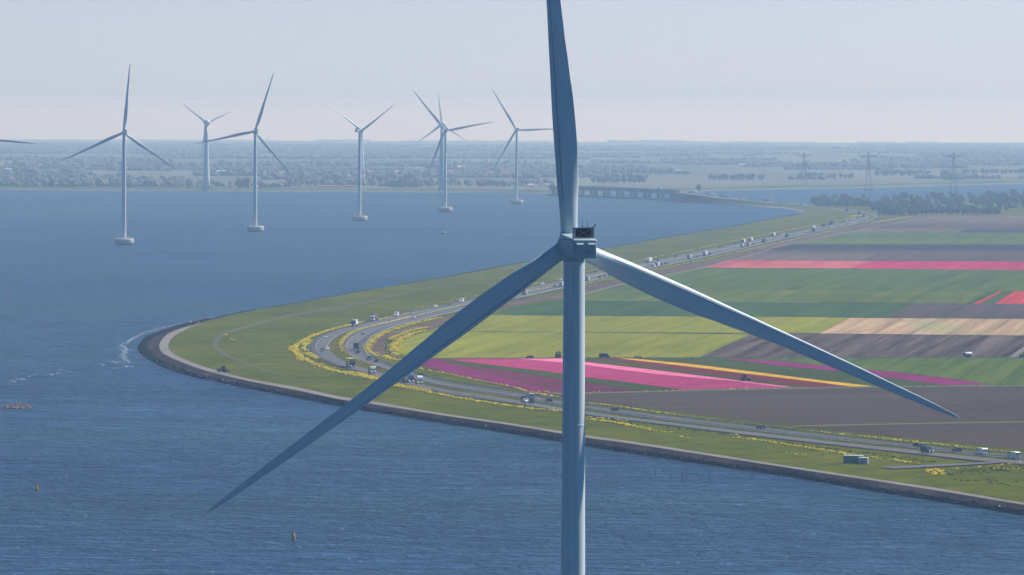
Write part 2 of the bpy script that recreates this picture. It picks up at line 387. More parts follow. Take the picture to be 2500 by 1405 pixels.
# ------------------------------------------------------------------ fields
def X(v, vl, vr, u0=1432, u1=2500): return v
M_yg = crop('young yellow green crop', (.235, .295, .055), (.295, .345, .085), 10, .10, .004, .25)
M_g1 = crop('green crop', (.075, .140, .055), (.110, .180, .075), 10, .10, .003, .14)
M_g2 = crop('deep green crop', (.050, .115, .062), (.066, .140, .074), 10, .09, .004, .3)
M_g3 = crop('light green crop', (.105, .165, .055), (.14, .20, .075), 10, .10, .004, .25)
M_g4 = crop('bulb leaf green', (.060, .100, .055), (.085, .125, .07), 24, .5, .01, .25)
M_soil = crop('bare soil', (.135, .108, .098), (.165, .132, .120), 78, .05, .004, .2)
M_soil2 = crop('furrowed soil', (.125, .095, .085), (.255, .205, .185), 10, .16, .003, .25)
M_soil3 = crop('lilac brown soil', (.16, .125, .12), (.20, .16, .15), 10, .10, .004, .2)
M_soil4 = crop('pale lilac soil', (.24, .19, .18), (.29, .23, .215), 10, .08, .004, .2)
M_soil5 = crop('damp dark soil', (.075, .068, .085), (.095, .085, .10), 10, .08, .004, .2)
M_tan = crop('dry tan stubble on soil', (.62, .46, .31), (.90, .68, .46), 10, .13, .003, .2, c3=(.24, .25, .12))
M_red = crop('faded red tulips', (.50, .16, .15), (.62, .27, .24), 10, .05, .003, .25)
M_mag = crop('crimson tulips', (.44, .035, .135), (.52, .055, .18), 10, .08, .004, .2)
M_red2 = crop('red tulips', (.50, .065, .055), (.60, .11, .09), 10, .2, .004, .2)
M_pur = crop('purple tulips', (.18, .032, .13), (.26, .05, .20), 24, .6, .012, .25)
M_pur2 = crop('thin plum tulips', (.14, .045, .09), (.19, .06, .125), 24, .7, .012, .25)
M_pur3 = crop('violet tulips', (.23, .045, .19), (.30, .06, .24), 24, .5, .012, .2)
M_pink = crop('pink tulips', (.41, .075, .215), (.49, .10, .27), 24, .7, .012, .25)
M_pink2 = crop('light pink tulips', (.82, .30, .52), (.92, .38, .62), 24, .6, .012, .15)
M_maroon = crop('maroon tulips', (.155, .045, .045), (.21, .07, .07), 24, .7, .012, .25)
M_yel = crop('yellow tulips', (.66, .43, .075), (.80, .55, .11), 24, .5, .012, .15)
M_gray = crop('grey green bulb rows', (.085, .085, .058), (.115, .11, .075), 24, .7, .012, .25)
M_reed = crop('dry brown reed strip over soil', (.20, .145, .125), (.34, .25, .21), 14, .3, .03, .35)
M_verge = grass('rough verge', (.075, .085, .022), (.10, .115, .028), (.16, .145, .05))
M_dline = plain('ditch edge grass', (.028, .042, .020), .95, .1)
M_gline = plain('field edge grass', (.11, .13, .045), .95, .1, var=.3, scale=.2)
FZ = Z0 + .12
R_ = 3000
M_patch = crop('brown reed patch over soil', (.20, .14, .11), (.34, .25, .20), 30, .2, .05, .3)

fields = [
 ('reed_patch', [(904, 842), (912, 833), (930, 822), (955, 812), (1000, 800), (1046, 789), (1046, 799), (1000, 808), (965, 817), (950, 826), (940, 838), (937, 850), (943, 866), (925, 868), (910, 857)], M_patch),
 ('reed_verge', [(1046, 806), (1100, 790), (1180, 765), (1250, 748), (1374, 727), (1430, 714), (1520, 691), (1620, 671), (1720, 650), (1800, 630), (1830, 616), (1910, 599.5), (1990, 583), (2070, 567.5), (2150, 549), (2190, 541),
    (2160, 536), (2070, 558), (1990, 574.5), (1910, 591), (1830, 609), (1800, 619.5), (1720, 640), (1620, 658), (1520, 683), (1430, 698), (1374, 716), (1250, 738), (1180, 752), (1100, 772), (1046, 790)], M_reed),
 ('soil_by_the_wood', [(2195, 540), (2232, 528), (2470, 527.5), (R_, 530), (R_, 547), (2500, 545.5), (2180, 545)], M_soil4),
 ('dark_lilac_field', [(2172, 546), (2500, 546), (R_, 548), (R_, 561), (2500, 558.3), (2110, 557.5), (2120, 555)], M_soil3),
 ('pale_wedge_field', [(2105, 558.2), (2360, 558.6), (2335, 568), (2048, 568.1)], M_soil4),
 ('dusky_strip_field', [(2364, 558.9), (R_, 561.5), (R_, 569), (2338, 568.2)], M_soil5),
 ('far_green_field', [(2045, 568.6), (R_, 569.5), (R_, 584), (2500, 582.7), (1985, 582.4)], M_g1),
 ('light_far_green_field', [(1983, 583), (R_, 584.5), (R_, 598), (2500, 596.5), (1920, 596)], M_g3),
 ('dark_soil_strip', [(1918, 597), (2500, 597.8), (R_, 599), (R_, 614), (2500, 612), (1900, 611), (1870, 609)], M_soil5),
 ('lilac_soil_field', [(1860, 609), (1900, 611.7), (2500, 612.6), (R_, 614), (R_, 640), (2500, 638), (2100, 637), (2145, 619), (1835, 618)], M_soil3),
 ('pale_soil_field', [(1833, 618.6), (2144, 619.2), (2098, 637.5), (1780, 635), (1800, 630)], M_soil4),
 ('faded_tulip_field', [(1778, 636), (1800, 635.4), (2135, 638), (2075, 655.6), (1713, 654)], M_red),
 ('crimson_tulip_field', [(2137, 638), (2500, 639), (R_, 641), (R_, 662), (2500, 659.5), (2078, 655.8)], M_mag),
 ('green_crop_field', [(1705, 655), (2075, 656.2), (2500, 660), (R_, 662.5), (R_, 712), (2500, 711.5), (2000, 708), (1500, 706), (1470, 706), (1530, 691), (1620, 672)], M_g1),
 ('wet_grey_patch', [(2395, 686), (2495, 685), (2465, 711), (2355, 710.5)], M_soil3),
 ('light_crop_field', [(1465, 706.8), (2000, 708.7), (2408, 711.8), (2358, 741.5), (2000, 738), (1432, 732), (1374, 730.5), (1380, 727), (1430, 715)], M_g3),
 ('leafy_gap_field', [(2410, 712), (2447, 712), (2395, 741.7), (2360, 741.6)], M_g2),
 ('red_tulip_strip', [(2440, 712), (2446, 712), (2392, 741.6), (2376, 741.6)], M_red2),
 ('bulb_rows_field', [(2448, 712), (2475, 712), (2440, 742), (2396, 741.8)], M_g4),
 ('red_tulip_field', [(2476, 712), (2700, 713), (2650, 743.5), (2430, 742)], M_red2),
 ('deep_green_field', [(1372, 731), (1432, 732.8), (2000, 738.8), (2230, 741), (2160, 775.5), (2000, 773.5), (1432, 770.5), (1200, 767.6), (1250, 752)], M_g2),
 ('lilac_plough_field', [(2233, 741.2), (2700, 743), (R_, 745), (R_, 781), (2500, 778.5), (2162, 776)], M_soil3),
 ('yellow_green_field', [(1180, 769), (1432, 771.5), (2000, 774.5), (2073, 776.5), (1995, 814), (1432, 811.4), (1110, 808.5), (1046, 809), (1090, 794)], M_yg),
 ('lower_yellow_green_field', [(1044, 809.6), (1432, 812.6), (1834, 816), (1706, 873.3), (1432, 873.5), (1150, 874.5), (1012, 876), (972, 862), (975, 840), (1000, 823)], M_yg),
 ('tan_stubble_field', [(2075, 776.6), (2500, 779), (R_, 782), (R_, 822), (2500, 819.5), (1997, 814.5)], M_tan),
 ('furrowed_field', [(1837, 816.5), (2000, 816), (2500, 821), (R_, 824), (R_, 838), (2520, 838), (2463, 872), (1708, 873.5)], M_soil2),
 ('grey_field_corner', [(2530, 840), (R_, 842), (R_, 876), (2475, 873)], M_g4),
 ('purple_tulip_field', [(1012, 878), (1076, 876.6), (1124, 892), (1200, 914), (1300, 940), (1376, 957), (1376, 959.6), (1330, 958.5), (1280, 954), (1200, 936), (1100, 911), (1040, 896), (1010, 888)], M_pur),
 ('plum_tulip_strip', [(1132, 893), (1200, 900.5), (1374, 926.5), (1432, 934), (1560, 955), (1440, 958.5), (1378, 957.4), (1300, 938.5), (1200, 912)], M_pur2),
 ('bulb_leaf_strip', [(1080, 876.6), (1092, 876.6), (1130, 884), (1374, 913), (1432, 922.5), (1524, 933.5), (1620, 946.5), (1666, 952.4), (1562, 955), (1432, 933.3), (1374, 925.8), (1200, 899.5), (1130, 892)], M_g4),
 ('pink_tulip_field', [(1094, 876.3), (1252, 875.6), (1374, 886.5), (1432, 893), (1600, 914), (1800, 932), (1915, 946.5), (1668, 952), (1620, 945.8), (1524, 932.6), (1432, 921.6), (1374, 912), (1130, 883)], M_pink),
 ('light_pink_tulip_strip', [(1254, 875.4), (1370, 875.3), (1432, 884.6), (1600, 904), (1800, 929), (1935, 945.6), (1917, 946.3), (1800, 931.5), (1600, 913.5), (1432, 892.4), (1374, 885.8)], M_pink2),
 ('grey_bulb_strip', [(1372, 875.2), (1470, 875.4), (1560, 890), (1700, 909), (1900, 935), (1975, 945), (1937, 945.4), (1800, 928), (1600, 903), (1432, 883.6)], M_gray),
 ('maroon_tulip_strip', [(1472, 875.4), (1510, 875.6), (1700, 898), (1900, 922.4), (2000, 934.5), (2075, 944), (1977, 945), (1900, 934.5), (1700, 908.4), (1560, 889)], M_maroon),
 ('yellow_tulip_strip', [(1512, 875.4), (1548, 876), (1700, 890.6), (1900, 915.6), (2000, 928.5), (2130, 943), (2077, 944), (2000, 934), (1900, 922), (1700, 897.6)], M_yel),
 ('bulb_leaf_field', [(1550, 875.6), (1768, 874.6), (1780, 877), (1900, 893.8), (2050, 907.4), (2200, 927.4), (2310, 940.8), (2133, 943), (2000, 928), (1900, 915), (1700, 890)], M_g4),
 ('violet_tulip_strip', [(1770, 874.6), (1790, 874.6), (1900, 882), (2050, 896.5), (2200, 910.5), (2330, 926), (2415, 939.5), (2312, 940.6), (2200, 926.6), (2050, 906.6), (1900, 893), (1782, 876.6)], M_pur3),
 ('right_green_field', [(1795, 874.3), (2460, 874), (R_, 878), (R_, 940), (2500, 940), (2418, 939.4), (2330, 925.5), (2200, 910), (2050, 896), (1900, 881.5)], M_g1),
 ('bare_soil_field', [(1270, 962), (1340, 961), (1432, 961.5), (1670, 955.8), (1920, 950.5), (2135, 946.5), (2500, 943), (R_, 942), (R_, 1025), (2500, 1029), (2200, 1034), (1935, 1040), (1800, 1024), (1600, 999), (1432, 979), (1340, 968)], M_soil),
 ('near_soil_field', [(1950, 1042), (2200, 1036.5), (2500, 1031.5), (R_, 1027), (R_, 1180), (2500, 1098), (2300, 1078), (2100, 1058)], M_soil),
]
for i, (nm, pts, mt) in enumerate(fields): sheet(nm, pts, mt, FZ + .013 * (i % 2))
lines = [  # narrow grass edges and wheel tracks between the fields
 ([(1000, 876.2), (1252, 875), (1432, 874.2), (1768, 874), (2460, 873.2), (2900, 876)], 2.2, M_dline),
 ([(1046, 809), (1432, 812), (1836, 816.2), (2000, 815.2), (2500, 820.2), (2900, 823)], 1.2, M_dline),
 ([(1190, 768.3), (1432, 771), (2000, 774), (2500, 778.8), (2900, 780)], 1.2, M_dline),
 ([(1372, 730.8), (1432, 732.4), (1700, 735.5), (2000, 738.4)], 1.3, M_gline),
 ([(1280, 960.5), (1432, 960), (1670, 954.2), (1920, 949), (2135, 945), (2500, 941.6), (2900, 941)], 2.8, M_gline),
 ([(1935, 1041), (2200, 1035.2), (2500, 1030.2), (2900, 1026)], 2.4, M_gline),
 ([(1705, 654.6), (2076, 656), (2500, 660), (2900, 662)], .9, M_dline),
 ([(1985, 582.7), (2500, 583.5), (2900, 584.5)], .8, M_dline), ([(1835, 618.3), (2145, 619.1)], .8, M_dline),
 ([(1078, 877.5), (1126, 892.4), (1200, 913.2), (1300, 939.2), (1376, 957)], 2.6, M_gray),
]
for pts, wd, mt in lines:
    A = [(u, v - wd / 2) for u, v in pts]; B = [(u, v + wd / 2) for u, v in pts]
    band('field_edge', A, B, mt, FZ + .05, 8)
M_track = plain('worn field track', (.16, .135, .115), .95, .1, var=.25, scale=.2)
band('farm_track', [(2560, 812), (2520, 832), (2472, 866), (2462, 872.5)], [(2582, 812), (2545, 832), (2487, 866), (2480, 872.5)], M_track, FZ + .06)
band('headland_track', [(2235, 534.5), (2180, 546), (2100, 561), (2000, 581), (1900, 601.5), (1800, 632), (1720, 651), (1620, 672), (1520, 692), (1430, 715.5), (1374, 728.5)],
     [(2238, 535.7), (2183, 547.2), (2103, 562.2), (2003, 582.4), (1903, 603), (1803, 633.8), (1723, 652.8), (1623, 674), (1523, 694.5), (1433, 718), (1377, 731)], M_track, FZ + .06)
# worn path over the dyke grass
M_worn = plain('worn dyke path', (.105, .097, .062), 1.0, 0.0, var=.3, scale=.06)
wp = [(1180, 683), (1090, 694), (987, 714.5), (900, 734), (842, 747), (760, 761), (700, 769.6), (620, 790.5), (556, 808), (526, 825.7), (519, 841.7), (531, 859), (556, 872), (604, 891), (668, 912), (760, 934)]
wq = [(1180, 683.6), (1092, 695.6), (990, 717), (903, 737), (846, 750), (765, 764.5), (706, 773.5), (628, 794), (568, 811.5), (538, 828), (530, 841), (541, 856), (564, 869), (610, 888.5), (672, 910), (760, 933)]
band('worn_grass_path', wp, wq, M_worn, Z0 + .1)

# ------------------------------------------------------------------ highway: outer | outer inner | inner outer | inner edge
HW = [((3000, 1200), (3000, 1191), (3000, 1186), (3000, 1176)), ((2640, 1155), (2640, 1146), (2640, 1141), (2640, 1132)),
 ((2500, 1135), (2500, 1127), (2500, 1121), (2500, 1113)), ((2400, 1127), (2400, 1119), (2400, 1113.5), (2400, 1106)),
 ((2300, 1116), (2300, 1108), (2300, 1101.5), (2300, 1093.5)), ((2200, 1105), (2200, 1096.8), (2200, 1092), (2200, 1083.5)),
 ((2000, 1083), (2000, 1075), (2000, 1069.5), (2000, 1060.5)), ((1820, 1062), (1820, 1054), (1820, 1048), (1820, 1038.5)),
 ((1620, 1037), (1620, 1030), (1620, 1024), (1620, 1014.5)), ((1432, 1013), (1432, 1006), (1432, 999), (1432, 989.5)),
 ((1250, 985), (1250, 976), (1250, 969), (1250, 957)), ((1090, 961), (1090, 951.5), (1090, 945), (1090, 932)),
 ((985, 937.5), (987, 928), (990, 919), (995, 906)), ((893, 912), (905, 903), (925, 896.5), (944, 887.5)),
 ((850, 901), (872, 895), (896, 887.5), (921, 876.5)), ((811, 889), (840, 881.5), (869.4, 875.5), (901, 864.5)),
 ((778.7, 873.7), (815, 866), (852.5, 862.8), (893, 855)), ((763, 861), (805, 855), (845, 853), (890.5, 849)),
 ((758, 847), (801.7, 846), (843, 843.4), (890.5, 844)), ((762, 836), (806, 836), (847.6, 832.5), (894, 837)),
 ((772, 827), (816, 827), (855, 825), (903, 826)), ((790, 817), (833, 816.8), (866, 817), (920, 816)),
 ((833, 802), (862, 806), (893.6, 804.7), (950, 803)), ((880, 791), (905, 795.5), (935, 794), (985, 793)),
 ((940, 776.5), (960, 783), (985, 781.5), (1030, 782)), ((1000, 762), (1020, 769), (1035, 770), (1075, 771)),
 ((1100, 741), (1110, 748), (1118, 751), (1145, 755)), ((1230, 714), (1236, 721), (1240, 725), (1250, 732)),
 ((1374, 685), (1374, 692), (1374, 697.5), (1374, 705)), ((1490, 656.5), (1490, 663), (1490, 666.8), (1490, 676)),
 ((1560, 643), (1560, 650), (1560, 653), (1560, 662.5)), ((1640, 627), (1640, 634), (1640, 637), (1640, 646)),
 ((1720, 610.5), (1720, 618), (1720, 621), (1720, 629)), ((1800, 594), (1800, 601), (1800, 603.5), (1800, 611)),
 ((1910, 572), (1910, 577.5), (1910, 579.5), (1910, 585)), ((1990, 557.5), (1990, 562), (1990, 563.5), (1990, 568)),
 ((2060, 543.5), (2062, 547), (2064, 548.3), (2070, 551)), ((2098, 534), (2108, 537), (2116, 538), (2126, 539)),
 ((2108, 529), (2122, 530), (2134, 531), (2148, 531)), ((2100, 524.5), (2108, 523.5), (2122, 523), (2135, 522.5)),
 ((2070, 519), (2075, 517.5), (2085, 517), (2095, 516)), ((2046, 514), (2050, 512.8), (2055, 512), (2060, 511)),
 ((2000, 507), (2002, 505.6), (2004, 505), (2006, 504))]
HZ = Z0 + .3
hs = cr([sum(s, ()) for s in HW], 6)
HL = [[P(s[2 * k], s[2 * k + 1], HZ) for s in hs] for k in range(4)]
def across(a, b, t, dz=0.0): return [Vector((p.x + (q.x - p.x) * t, p.y + (q.y - p.y) * t, HZ + dz)) for p, q in zip(HL[a], HL[b])]
t = NT('highway asphalt')
n1 = t.noise((.03, .015, 1), detail=4); n2 = t.noise((.7, .7, .7), detail=3)
c = t.ramp(n1, [(.3, (.085, .077, .078)), (.7, (.112, .102, .100))])
M_asph = t.out(t.mix(1.0, c, t.ramp(n2, [(.2, .88), (.8, 1.1)]), 'MULTIPLY'), .75, .35)
M_shoulder = plain('worn hard shoulder asphalt', (.058, .053, .053), .8, .3, var=.15, scale=.1)
M_mark = plain('road marking white', (.38, .375, .365), .6, .3, var=.08)
m = MB(); m.ribbon([across(0, 1, .0), across(0, 1, 1.0)]); m.build('outer_road', M_asph, up=True)['kind'] = 'structure'
m = MB(); m.ribbon([across(2, 3, .0), across(2, 3, 1.0)]); m.build('inner_road', M_asph, up=True)['kind'] = 'structure'
m = MB(); m.ribbon([across(0, 1, .0, .03), across(0, 1, .27, .03)]); m.ribbon([across(2, 3, .62, .03), across(2, 3, 1.0, .03)]); m.build('hard_shoulder', M_shoulder, up=True)['kind'] = 'structure'
m = MB(); m.ribbon([across(1, 2, -.05, -.1), across(1, 2, 1.05, -.1)]); m.build('median_grass', M_verge, up=True)['kind'] = 'structure'
mk = MB()
def dist(a, b): return (a - b).length
def line_mark(a, b, t, wd, dash=None):
    A, B = across(a, b, t, .06), []
    run = 0.0; seg = []
    for p, q0, q1 in zip(A, HL[a], HL[b]):
        d = (q1 - q0); d.z = 0; B.append(p + d.normalized() * wd)
    if not dash: mk.ribbon([A, B]); return
    for i in range(len(A) - 1):
        n = max(1, int(dist(A[i], A[i + 1]) / 12))
        for k in range(n):
            t0, t1 = k / n, (k + .35) / n
            mk.add([A[i].lerp(A[i + 1], t0), A[i].lerp(A[i + 1], t1), B[i].lerp(B[i + 1], t1), B[i].lerp(B[i + 1], t0)], [(0, 1, 2, 3)])
line_mark(0, 1, .29, .24); line_mark(0, 1, .94, .24); line_mark(2, 3, .05, .24); line_mark(2, 3, .58, .24)
line_mark(0, 1, .61, .2, True); line_mark(2, 3, .32, .2, True)
mk.build('road_markings', M_mark, up=True)['kind'] = 'structure'
# side road at the lower right
band('side_road', [(2150, 1140), (2200, 1138), (2300, 1133.5), (2400, 1129), (2500, 1122.5), (2700, 1112)], [(2185, 1144.5), (2210, 1143), (2300, 1138.5), (2400, 1133), (2500, 1126.5), (2700, 1117)], M_asph, HZ + .1)

# ------------------------------------------------------------------ far arm of the dyke, carrying the road to the bridge
arm_w = [(1961, 520), (1945, 516.5), (1930, 513), (1894, 509.5), (1830, 504.5), (1750, 499.5), (1690, 496), (1645, 493), (1620, 491)]
arm_r = [(1990, 507, 3.2), (1975, 504, 3.6), (1955, 501.5, 4.2), (1912, 497.5, 4.8), (1870, 495, 5.4), (1770, 486, 7.5), (1705, 478, 10.5), (1672, 473.5, 13), (1650, 470, 13.6)]
aw = [P(u, v, -.3) for u, v in cr(arm_w, 4)]; ar = [P(u, v, z) for u, v, z in cr(arm_r, 4)]
def mixl(t, dz=0): return [Vector((p.x + (q.x - p.x) * t, p.y + (q.y - p.y) * t, p.z + (q.z - p.z) * t + dz)) for p, q in zip(aw, ar)]
m = MB(); m.ribbon([mixl(0), mixl(.05, .6), mixl(.22, .8)]); m.build('far_arm_stone', plain('brown grey stone slope', (.19, .165, .145), .9, .2, var=.3, scale=.08), up=True)['kind'] = 'structure'
m = MB(); m.ribbon([mixl(.22, .8), mixl(.6), mixl(1.0)]); m.build('far_arm_grass', M_fargrass, up=True)['kind'] = 'structure'
def off(L, d, dz=0.0, z=None): return [Vector((p.x + d * .35, p.y + d * .94, (p.z + dz) if z is None else z)) for p in L]
m = MB(); m.ribbon([off(ar, 0, .05), off(ar, 32, .05)]); m.build('far_arm_road', M_asph, up=True)['kind'] = 'structure'
m = MB(); m.ribbon([off(ar, 32), off(ar, 75, z=-.5)]); m.build('far_arm_back_slope', M_fargrass, up=True)['kind'] = 'structure'
PITCH3 = 80

# ------------------------------------------------------------------ wind turbines
t = NT('grey white turbine paint')
st = t.noise((1.6, 1.6, .045), detail=5, rough=.65); bl = t.noise((.5, .5, .12), detail=4)
c = t.mix(t.ramp(st, [(.42, 0.0), (.72, .55)]), (.63, .70, .70), (.44, .47, .45))          # rain and grease streaks
M_tur = t.out(t.mix(1.0, c, t.ramp(bl, [(.3, .93), (.7, 1.04)]), 'MULTIPLY'), .5, .35)
M_nac = plain('grey nacelle paint', (.34, .46, .47), .45, .4, var=.08, scale=.5)
M_darkgrille = plain('dark radiator core', (.012, .014, .018), .7, .3)
M_frame = plain('galvanised steel', (.20, .23, .24), .5, .5, var=.15)
M_rust = plain('streaked blade root grease', (.30, .26, .19), .7, .3, var=.4, scale=2)
M_conc = plain('pale yellowish concrete', (.56, .52, .43), .85, .2, var=.15, scale=.3)
M_dark = plain('dark steel', (.03, .032, .036), .6, .4)
K = .06
SEC = [(28, -20, 20.5, 1.0, 0), (66, -19.5, 22.5, .97, 2), (109, -20.5, 26, .80, 6), (151, -22, 30, .62, 9), (194, -22.3, 31.5, .50, 9.5), (237, -22.6, 33, .43, 9),
       (280, -23, 32.5, .38, 8), (322, -22.9, 31.5, .34, 7), (365, -22.3, 29.5, .32, 6), (408, -21.6, 25.8, .30, 5), (451, -21, 23.5, .29, 4), (493, -20.5, 20, .27, 3.3),
       (536, -19.5, 18, .26, 2.6), (600, -18.7, 14.6, .24, 2), (700, -17, 13, .22, 1.2), (800, -15, 11, .20, .6), (900, -12, 9, .19, .2), (980, -10, 6.5, .18, 0),
       (1040, -7, 4, .18, 0), (1070, -4.5, 2, .2, 0), (1086, -1.2, .4, .3, 0)]
def blade_mesh(name, mats, secs, k, n=28):
    m = MB(); fine = []
    for s in cr(secs, 3): fine.append(s)
    for r, L, Rr, th, tw in fine:
        c = (Rr - L) * k; a = R(tw); circ = max(0.0, min(1.0, (th - .45) / .5))
        ring = []
        for i in range(n):
            q = 2 * math.pi * i / n
            xc = .5 - .5 * math.cos(q)                       # 0 = leading edge, 1 = trailing edge
            yt = 5 * th * (.2969 * math.sqrt(max(xc, 0)) - .126 * xc - .3516 * xc ** 2 + .2843 * xc ** 3 - .1036 * xc ** 4) * (1 if q <= math.pi else -1) * 1.0
            yc = th * .5 * math.sin(q)
            y = (yt * (1 - circ) + yc * circ) * c; x = xc * c
            x -= c * .4; y, x = y * math.cos(a) - x * math.sin(a), x * math.cos(a) + y * math.sin(a)   # pitch towards the wind at the nose
            x = x + c * .4 * 1.0
            bend = 2.2 * (r / 1086) ** 2 + r * k * .03
            ring.append((L * k + x, y + bend, r * k))
        m.v += ring; m.m += []
    N = len(fine)
    for j in range(N - 1):
        for i in range(n):
            m.f.append((j * n + i, j * n + (i + 1) % n, (j + 1) * n + (i + 1) % n, (j + 1) * n + i)); m.m.append(0)
    m.f.append(tuple(range(n - 1, -1, -1))); m.m.append(0); m.f.append(tuple((N - 1) * n + i for i in range(n))); m.m.append(0)
    # the dark seam where the two blade shells meet, on the downwind face
    for j in range(2, int(N * .62)):
        for (i,) in ((n - 4,),):
            pass
    me = m.mesh(name, mats, True)
    bm = bmesh.new(); bm.from_mesh(me); bmesh.ops.recalc_face_normals(bm, faces=bm.faces[:]); bm.to_mesh(me); bm.free(); return me
t = NT('blade paint')
spx = t.n('ShaderNodeSeparateXYZ'); t.link(t.tc, spx.inputs[0])
sn = t.noise((1.4, 1.4, .10), detail=5, rough=.65)
c = t.mix(t.ramp(sn, [(.40, 0.0), (.72, .6)]), (.62, .69, .695), (.46, .51, .51))
M_blade = t.out(c, .45, .4)
ME_BLADE = blade_mesh('blade', M_blade, SEC, K)
# seam strip: a thin dark joint laid along the blade's rear face
def seam_mesh():
    m = MB(); A, B = [], []
    for r, L, Rr, th, tw in cr(SEC[2:15], 3):
        c = (Rr - L) * K; circ = max(0.0, min(1.0, (th - .45) / .5))
        for lst, xc in ((A, .205), (B, .232)):
            yt = 5 * th * (.2969 * math.sqrt(xc) - .126 * xc - .3516 * xc ** 2 + .2843 * xc ** 3 - .1036 * xc ** 4)
            q = math.acos(1 - 2 * xc); yc = th * .5 * math.sin(q)
            y = -(yt * (1 - circ) + yc * circ) * c; x = xc * c - c * .4; a = R(tw)
            y, x = y * math.cos(a) - x * math.sin(a), x * math.cos(a) + y * math.sin(a)
            lst.append((L * K + x + c * .4, y + 2.2 * (r / 1086) ** 2 + r * K * .03 - .012, r * K))
    m.ribbon([A, B]); return m.mesh('seam', plain('dark blade seam', (.16, .18, .20), .6, .3))
ME_SEAM = seam_mesh()
def tower_mesh(r_top, r_base, h, name='tower'):
    m = MB(); prof = []
    for i in range(9):
        q = i / 8; prof.append((r_base + (r_top - r_base) * q, h * q))
        if i in (3, 6): prof += [(r_base + (r_top - r_base) * q + .035, h * q + .02), (r_base + (r_top - r_base) * q + .035, h * q + .22), (r_base + (r_top - r_base) * q, h * q + .24)]
    m.lathe(prof, 48); me = m.mesh(name, M_tur, True); me.set_sharp_from_angle(angle=R(35)); return me
HUBH = 104.6
TOW_H = HUBH - 1.45 - 6.2
ME_TOWER = tower_mesh(1.55, 2.0, TOW_H)
# nacelle, in a frame of its own: +y upwind, origin at the tower axis, hub height
def nacelle_mesh():
    bm = bmesh.new()
    ys = [(-6.2, 1.76, -1.55, 1.18, .0), (-5.6, 1.80, -1.58, 1.28, 0), (1.2, 1.80, -1.45, 1.86, 0), (2.0, 1.66, -1.25, 1.75, 0)]
    rings = []
    for y, hw, z0, z1, _ in ys: rings.append([bm.verts.new((x, y, z)) for x, z in ((-hw, z0), (hw, z0), (hw, z1), (-hw, z1))])
    for a, b in zip(rings, rings[1:]):
        for i in range(4): bm.faces.new((a[i], a[(i + 1) % 4], b[(i + 1) % 4], b[i]))
    bm.faces.new(rings[0][::-1]); bm.faces.new(rings[-1])
    bmesh.ops.recalc_face_normals(bm, faces=bm.faces[:])
    bmesh.ops.bevel(bm, geom=[e for e in bm.edges if e.calc_face_angle(0) > .6], offset=.22, segments=3, profile=.6, affect='EDGES')
    me = bpy.data.meshes.new('nacelle'); bm.to_mesh(me); bm.free(); me.materials.append(M_nac)
    me.polygons.foreach_set('use_smooth', [True] * len(me.polygons)); me.set_sharp_from_angle(angle=R(40)); return me
ME_NAC = nacelle_mesh()
m = MB()
m.lathe([(.2, 3.35), (.9, 3.3), (1.35, 3.0), (1.62, 2.4), (1.66, 1.2), (1.6, .1), (1.45, -.3)], 32, axis='y'); ME_HUB = m.mesh('hub', M_nac, True)
bm = bmesh.new(); bm.from_mesh(ME_HUB); bmesh.ops.recalc_face_normals(bm, faces=bm.faces[:]); bm.to_mesh(ME_HUB); bm.free()
m = MB(); m.lathe([(1.32, .9), (1.32, 1.75), (1.24, 1.85)], 32); ME_COLLAR = m.mesh('blade_collar', M_nac, True); ME_COLLAR.set_sharp_from_angle(angle=R(35))
FR = (-1.55, 1.55, 1.42, 2.92)     # cooler frame x0 x1 z0 z1
m = MB()
for x in (-1.48, 1.48): m.box((x, -5.1, 2.15), (.16, .5, 1.55))
m.box((0, -5.1, 2.86), (3.1, .5, .13)); m.box((0, -5.1, 1.46), (3.1, .5, .12))
for x in (-1.24, 1.24):
    m.box((x, -5.2, 2.15), (.10, .12, 1.28))
    for k in range(5): m.box((x * 1.09, -5.26, 1.68 + .24 * k), (.30, .07, .09))
ME_COOL = m.mesh('cooler_frame', M_frame)
m = MB(); m.box((0, -5.02, 2.16), (2.46, .2, 1.28)); ME_CORE = m.mesh('radiator', M_darkgrille)
m = MB()
for s in (1, -1): m.tube((-1.12 * s, -5.30, 1.60), (1.12 * s, -5.30, 2.72), .035, n=6)
ME_X = m.mesh('cross_brace', plain('brace steel', (.22, .25, .27), .5, .4))
m = MB(); m.tube((0, 0, 0), (0, 0, 1.30), .035, .02, 6); m.tube((0, 0, 0), (0, 0, .22), .09, .05, 8); ME_ANT = m.mesh('antenna', M_dark)
m = MB(); m.tube((0, 0, 0), (.12, 0, .25), .05, n=6); m.box((.2, 0, .32), (.16, .1, .26)); m.tube((0, 0, .05), (-.25, 0, .05), .05, n=6); ME_VANE = m.mesh('wind_vane', M_dark)
m = MB(); m.prism([(.23, -.71), (.23, .71), (.05, .71), (-.23, .52), (-.23, -.71)], -.53, .53); m.v = [(y, x, z) for x, y, z in m.v]; ME_VENT = m.mesh('vent_box', plain('light vent housing', (.33, .42, .45), .5, .4))
m = MB(); m.box((0, -.35, 0), (.9, 3.4, .09)); m.box((-.1, -2.2, .04), (2.0, .5, .05)); ME_MAT = m.mesh('roof_hatch', M_rust)
m = MB()
m.box((-1.83, -3.4, .15), (.10, .34, .26))
ME_SIDE = m.mesh('hatch', plain('dark fittings', (.06, .075, .085), .6, .3))
m = MB(); m.box((-1.81, -2.4, 1.10), (.05, 6.2, .07)); ME_TRIM = m.mesh('trim_strip', plain('rubber trim', (.06, .075, .085), .6, .3))
m = MB(); m.lathe([(1.62, -.7), (1.62, 0.0), (1.66, .02), (1.66, .12)], 40); ME_YAW = m.mesh('yaw_ring', M_nac, True); ME_YAW.set_sharp_from_angle(angle=R(35))
